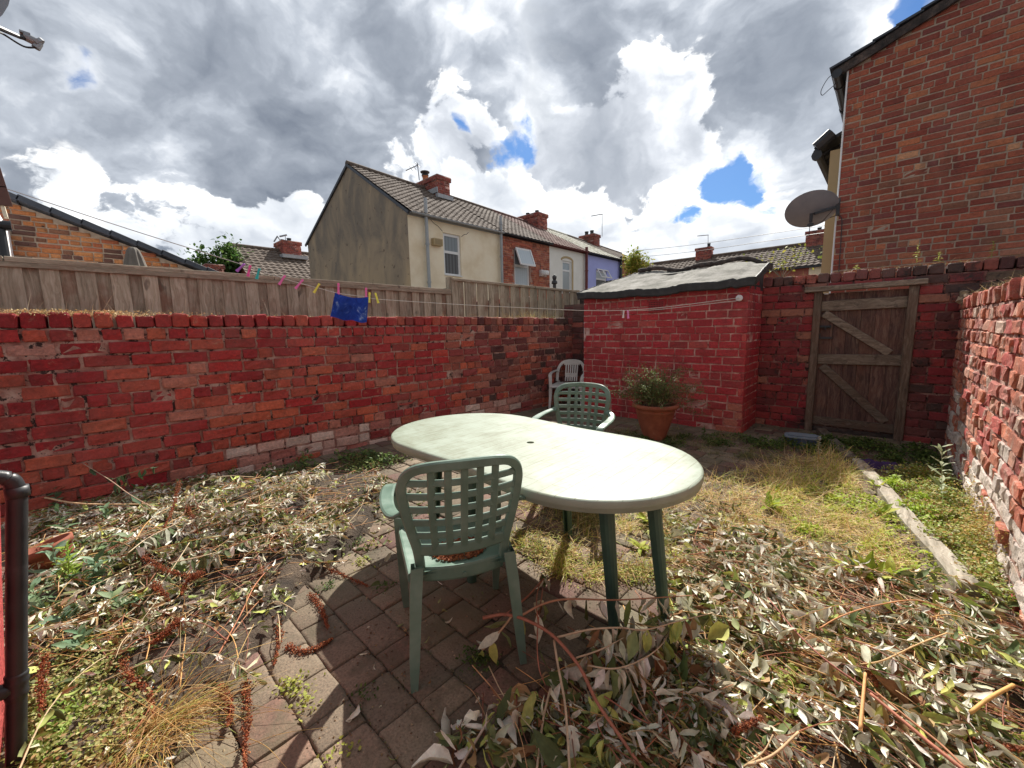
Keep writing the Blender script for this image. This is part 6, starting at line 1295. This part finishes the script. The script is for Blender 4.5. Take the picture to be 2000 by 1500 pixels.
rosette('dandelion','yellowish weed in the middle of the straw grass',(1635,985),10,.12,YG,1.,grp='broad leaved weeds on the paving')
rosette('dandelion','small green weed at the right edge by the brick wall',(1830,1200),10,.10,[(.28,.4,.06),(.36,.48,.08)],1.,grp='broad leaved weeds on the paving')
rosette('dandelion','weed at the foot of the right hand table leg',(1250,1075),8,.10,YG,.7,grp='broad leaved weeds on the paving')
def sprig(name,label,px,h,n,L,cols,lean=(0,0),wr=.1,thin=.0025,cat='plant',base=None,pitch=-.4,grp=None):
    c=onZ(*px) if base is None else np.array(base);t=thing(name,label,cat,tuple(c),0,grp);b=MB();P=catmull([c,c+np.array([lean[0]*.4,lean[1]*.4,h*.5]),c+np.array([lean[0],lean[1],h])],6);b.tube(P,np.linspace(thin,thin*.5,len(P)),5,np.array(cols[0])*.9);b.build('stem','twig',t)
    s=np.linspace(.12,1,n);T=np.column_stack([np.interp(s,np.linspace(0,1,len(P)),P[:,k]) for k in range(3)]);b=MB();leaves(b,T,L*(1.15-.6*s)*RV.uniform(.8,1.1,n),np.arange(n)*2.4+RV.normal(0,.3,n),pitch+RV.normal(0,.25,n)-s*.3,RV.normal(0,.3,n),RV.uniform(.1,.9,n),RV.uniform(.1,.5,n),pick(cols,[1]*len(cols),n,.15),wr=wr,st=6);b.build('leaves','leaf_thin',t,smooth=True);return t
sprig('willowherb','tall pale green willowherb at the foot of the right wall',(1838,985),.42,22,.13,[(.42,.48,.30),(.5,.54,.40),(.34,.42,.22)],(-.03,.02),.11)
sprig('fleabane','bright green upright fleabane in the leaf heap beside the waste pipe',(140,1180),.30,60,.09,[(.34,.5,.08),(.42,.58,.10),(.28,.42,.07)],(-.02,.02),.07,.004)
sprig('buddleia_sprig','grey green leafy sprig left of the bright fleabane',(118,1150),.26,14,.13,[(.20,.32,.2),(.28,.4,.27)],(.02,.0),.17)
sprig('buddleia_sprig','broad grey green leaves right of the bright fleabane',(185,1165),.22,16,.14,[(.18,.3,.18),(.28,.4,.27),(.1,.18,.09)],(.08,.02),.18)
sprig('buddleia_sprig','broad leaves below the bright fleabane',(140,1235),.12,12,.13,[(.22,.34,.22),(.3,.42,.3)],(.06,-.02),.18)
sprig('buddleia_sprig','leafy sprig at the upper left of the heap near the wall',(130,1080),.30,14,.10,[(.14,.24,.12),(.24,.36,.2)],(.03,.0),.18)
sprig('buddleia_sprig','green sprig in the upper middle of the heap below the wall',(215,1060),.26,16,.10,[(.14,.24,.12),(.24,.36,.2),(.34,.42,.2)],(.05,.0),.2)
sprig('seedling','small leafy plant in the shade between pot and outhouse corner',(1375,850),.12,16,.05,[(.1,.16,.05),(.14,.22,.07)],(0,0),.25)
sprig('seedling','thin wild plant with seed tops near the far end of the timber',(1598,905),.26,30,.04,[(.5,.46,.3),(.6,.55,.42)],(-.01,0),.16)
for i_,(x,y,h_,L_,lab) in enumerate(((95,1215,.2,.11,'leafy green sprig pressed against the waste pipe'),(240,1120,.2,.12,'dark green drooping sprig in the left heap behind the fleabane'),(165,1290,.14,.10,'low green sprig in the lower left weeds'),(260,1210,.16,.12,'grey green sprig lying over the dead leaves left of the seed heads'),(110,1010,.24,.10,'green shoot against the wall at the far left of the heap'))):
    sprig('buddleia_sprig',lab,(x,y),h_,16,L_,[(.14,.25,.13),(.22,.34,.2),(.3,.4,.22)],(RV.uniform(-.08,.08),RV.uniform(-.06,.06)),.19)
# pot shrub
t=thing('pot_shrub','straggly evergreen shrub spilling from the terracotta pot','shrub',(pc_[0],pc_[1],.4));b=MB();lb=MB();ce=np.array([pc_[0],pc_[1],.38])
tips=[]
for k in range(110):
    a=RV.uniform(0,6.28);r=RV.uniform(.1,.44)*(1.0);z=RV.uniform(.05,.50);rt=np.array([math.cos(YAW),math.sin(YAW),0])
    e=ce+np.array([math.cos(a)*r,math.sin(a)*r,z]);
    if k<16:e=ce+rt*RV.uniform(.32,.56)+np.array([0,0,RV.uniform(-.12,.28)])+RV.normal(0,.05,3)
    elif k<34:e=ce-rt*RV.uniform(.22,.44)+np.array([0,0,RV.uniform(.12,.32)])+RV.normal(0,.05,3)
    m_=(ce+e)/2+Z3*.07;P=catmull([ce+RV.normal(0,.05,3)*[1,1,0],m_,e],4);b.tube(P,np.linspace(.003,.0012,len(P)),4,(.3,.2,.14));tips.append(P)
for P in tips:
    n=85;s=RV.uniform(.25,1.05,n);T=np.column_stack([np.interp(s,np.linspace(0,1,len(P)),P[:,k]) for k in range(3)])+RV.normal(0,.022,(n,3))
    leaves(lb,T,RV.uniform(.012,.032,n),RV.uniform(0,6.28,n),RV.normal(-.4,.5,n),RV.normal(0,.6,n),RV.normal(.2,.4,n),.2,pick([(.11,.16,.055),(.17,.23,.08),(.25,.28,.11),(.3,.2,.12)],[3,3,2,.7],n,.2),wr=.2,st=3)
b.build('stems','twig',t);lb.build('foliage','leaf_thin',t)
# shrub growing behind the outhouse roof, one on the roof ridge of the far row and a distant bush
def bush(name,label,c,R,n,Ls,cols,stems=8,cat='shrub',wr=.28,sprigs=0):
    t=thing(name,label,cat,(c[0],c[1],0));b=MB();lb=MB();c=np.array(c,float);g0=np.array([c[0],c[1],max(0,c[2]-R[2]*1.6)])
    for k in range(stems):
        d=RV.normal(0,1,3);d/=np.linalg.norm(d);d[2]=abs(d[2]);e=c+d*R*RV.uniform(.6,1.0)*(1.5 if k<sprigs else 1);P=catmull([g0,(g0+e)/2+RV.normal(0,.05,3)*R,e],4);b.tube(P,np.linspace(.02,.006,len(P))*R[2],5,(.25,.2,.15))
        m=n//stems;s=RV.uniform(.45,1.02,m);T=np.column_stack([np.interp(s,np.linspace(0,1,len(P)),P[:,j]) for j in range(3)])+RV.normal(0,.22 if k>=sprigs else .07,(m,3))*R
        leaves(lb,T,RV.uniform(*Ls,m),RV.uniform(0,6.28,m),RV.normal(-.2,.6,m),RV.normal(0,.6,m),.3,.3,pick(cols,[1]*len(cols),m,.25),wr=wr,st=4)
    b.build('stems' if cat=='shrub' else 'trunk','twig',t);lb.build('foliage' if cat=='shrub' else 'crown','leaf_thin',t,smooth=True)
bc=onY(1245,518,8.0);bush('shrub','yellow green shrub growing up behind the left end of the outhouse roof',bc,np.array([.28,.3,.30]),2600,(.03,.07),[(.28,.34,.05),(.42,.44,.08),(.2,.28,.05),(.5,.42,.1)],14,sprigs=4)
bc=onX(437,518,-26);bush('tree','distant dark green tree top behind the far left house',bc,np.array([1.,1.2,1.1]),3600,(.12,.26),[(.05,.11,.03),(.09,.17,.04),(.14,.24,.06)],16,'tree')
bc=onY(1530,500,25);bush('tree','sparse yellowing sapling in front of the far terrace roof',bc,np.array([2.4,1.2,.7]),190,(.10,.2),[(.38,.36,.06),(.26,.3,.06)],14,'tree')
for q_,(x,y,z_,l) in enumerate(((1790,512,.20,'thin green sprig on the back wall above the gate lintel'),(1833,508,.10,'short sprig on the back wall right of the gate'),(1937,500,.16,'leafy sprig on the back wall near the right edge'),(1673,524,.05,'tiny yellow sprout on top of the back wall above the gate'),(1118,600,.15,'dry sprig beside the grey fence end'))):
    p=onY(x,y,GY+.05);
    if q_==4:p=onX(x,620,-4.3)
    sprig('wall_sprig',l,None,z_,22,.045,[(.30,.34,.07),(.42,.42,.12)],(0,0),.12,.002,base=p-Z3*.02)
# dry growth along the top of the left wall
b=MB();n=1500;yy=RV.uniform(-.7,5.9,n);den=np.where(yy<.8,1.,.35)+np.where((yy>4.0),.5,0);k=RV.random(n)<den;yy=yy[k];n=len(yy);xx=-4.55+(yy+.75)*(.33/6.95)-RV.uniform(.03,.24,n)
blades(b,np.column_stack([xx,yy,np.full(n,1.49)]),RV.uniform(.04,.13,n),RV.uniform(0,6.28,n),-RV.uniform(.0,1.0,n),RV.uniform(-.5,1.5,n),pick([(.56,.42,.22),(.44,.32,.18),(.66,.54,.32)],[1,1,1],n,.2),.0014)
m=70;ys=RV.uniform(-.3,5.6,m);blades(b,np.column_stack([-4.6+(ys+.75)*.047-.12,ys,np.full(m,1.48)]),RV.uniform(.15,.36,m),RV.uniform(0,6.28,m),-RV.uniform(.5,1.4,m),RV.uniform(.1,.9,m),pick([(.5,.4,.28),(.4,.3,.2)],[1,1],m,.2),.0012)
ys=RV.normal(5.3,.35,260);blades(b,np.column_stack([-4.5+.0*ys+.12-RV.random(260)*.15,ys,np.full(260,1.47)]),RV.uniform(.1,.38,260),RV.uniform(0,6.28,260),-RV.uniform(.2,1.3,260),RV.uniform(.2,1.2,260),pick([(.52,.42,.18),(.42,.42,.12),(.36,.24,.12)],[2,1,1],260,.2),.0018)
n=2600;yy=np.concatenate([RV.normal(-.1,.35,1900),RV.uniform(-.7,5.8,700)]);xx=-4.55+(yy+.75)*(.33/6.95)-RV.uniform(-.005,.22,n);leaves(b,np.column_stack([xx,yy,1.495+RV.random(n)*.045*np.where(np.arange(n)<1900,1,.3)]),RV.uniform(.008,.022,n),RV.uniform(0,6.28,n),RV.normal(0,.6,n),RV.normal(0,.8,n),.5,.3,pick([(.62,.48,.24),(.5,.36,.18),(.3,.18,.1),(.7,.6,.36)],[3,2,1,1],n,.2),wr=.3,st=3)
tag(b.build('wall_top_growth','straw',origin=(0,0,0)),'dry moss and straw along the top of the painted wall',None,kind='stuff')
b=MB();n=700;xx=RV.uniform(-1.2,2.8,n);blades(b,np.column_stack([xx,GY+RV.uniform(0,.2,n),np.full(n,1.905)]),RV.uniform(.02,.09,n),RV.uniform(0,6.28,n),-RV.uniform(.0,1.2,n),RV.uniform(-.5,1.5,n),pick([(.42,.38,.16),(.34,.28,.16)],[1,1],n,.2),.0013)
n=500;yy=RV.uniform(2.2,6.1,n);blades(b,np.column_stack([RX+RV.uniform(.0,.22,n),yy,np.full(n,1.545)]),RV.uniform(.02,.12,n),RV.uniform(0,6.28,n),-RV.uniform(.0,1.2,n),RV.uniform(-.5,1.5,n),pick([(.42,.38,.16),(.5,.42,.26)],[1,1],n,.2),.0013)
tag(b.build('wall_top_growth','straw',origin=(0,0,0)),'sparse dry grass along the tops of the back and right walls',None,kind='stuff')
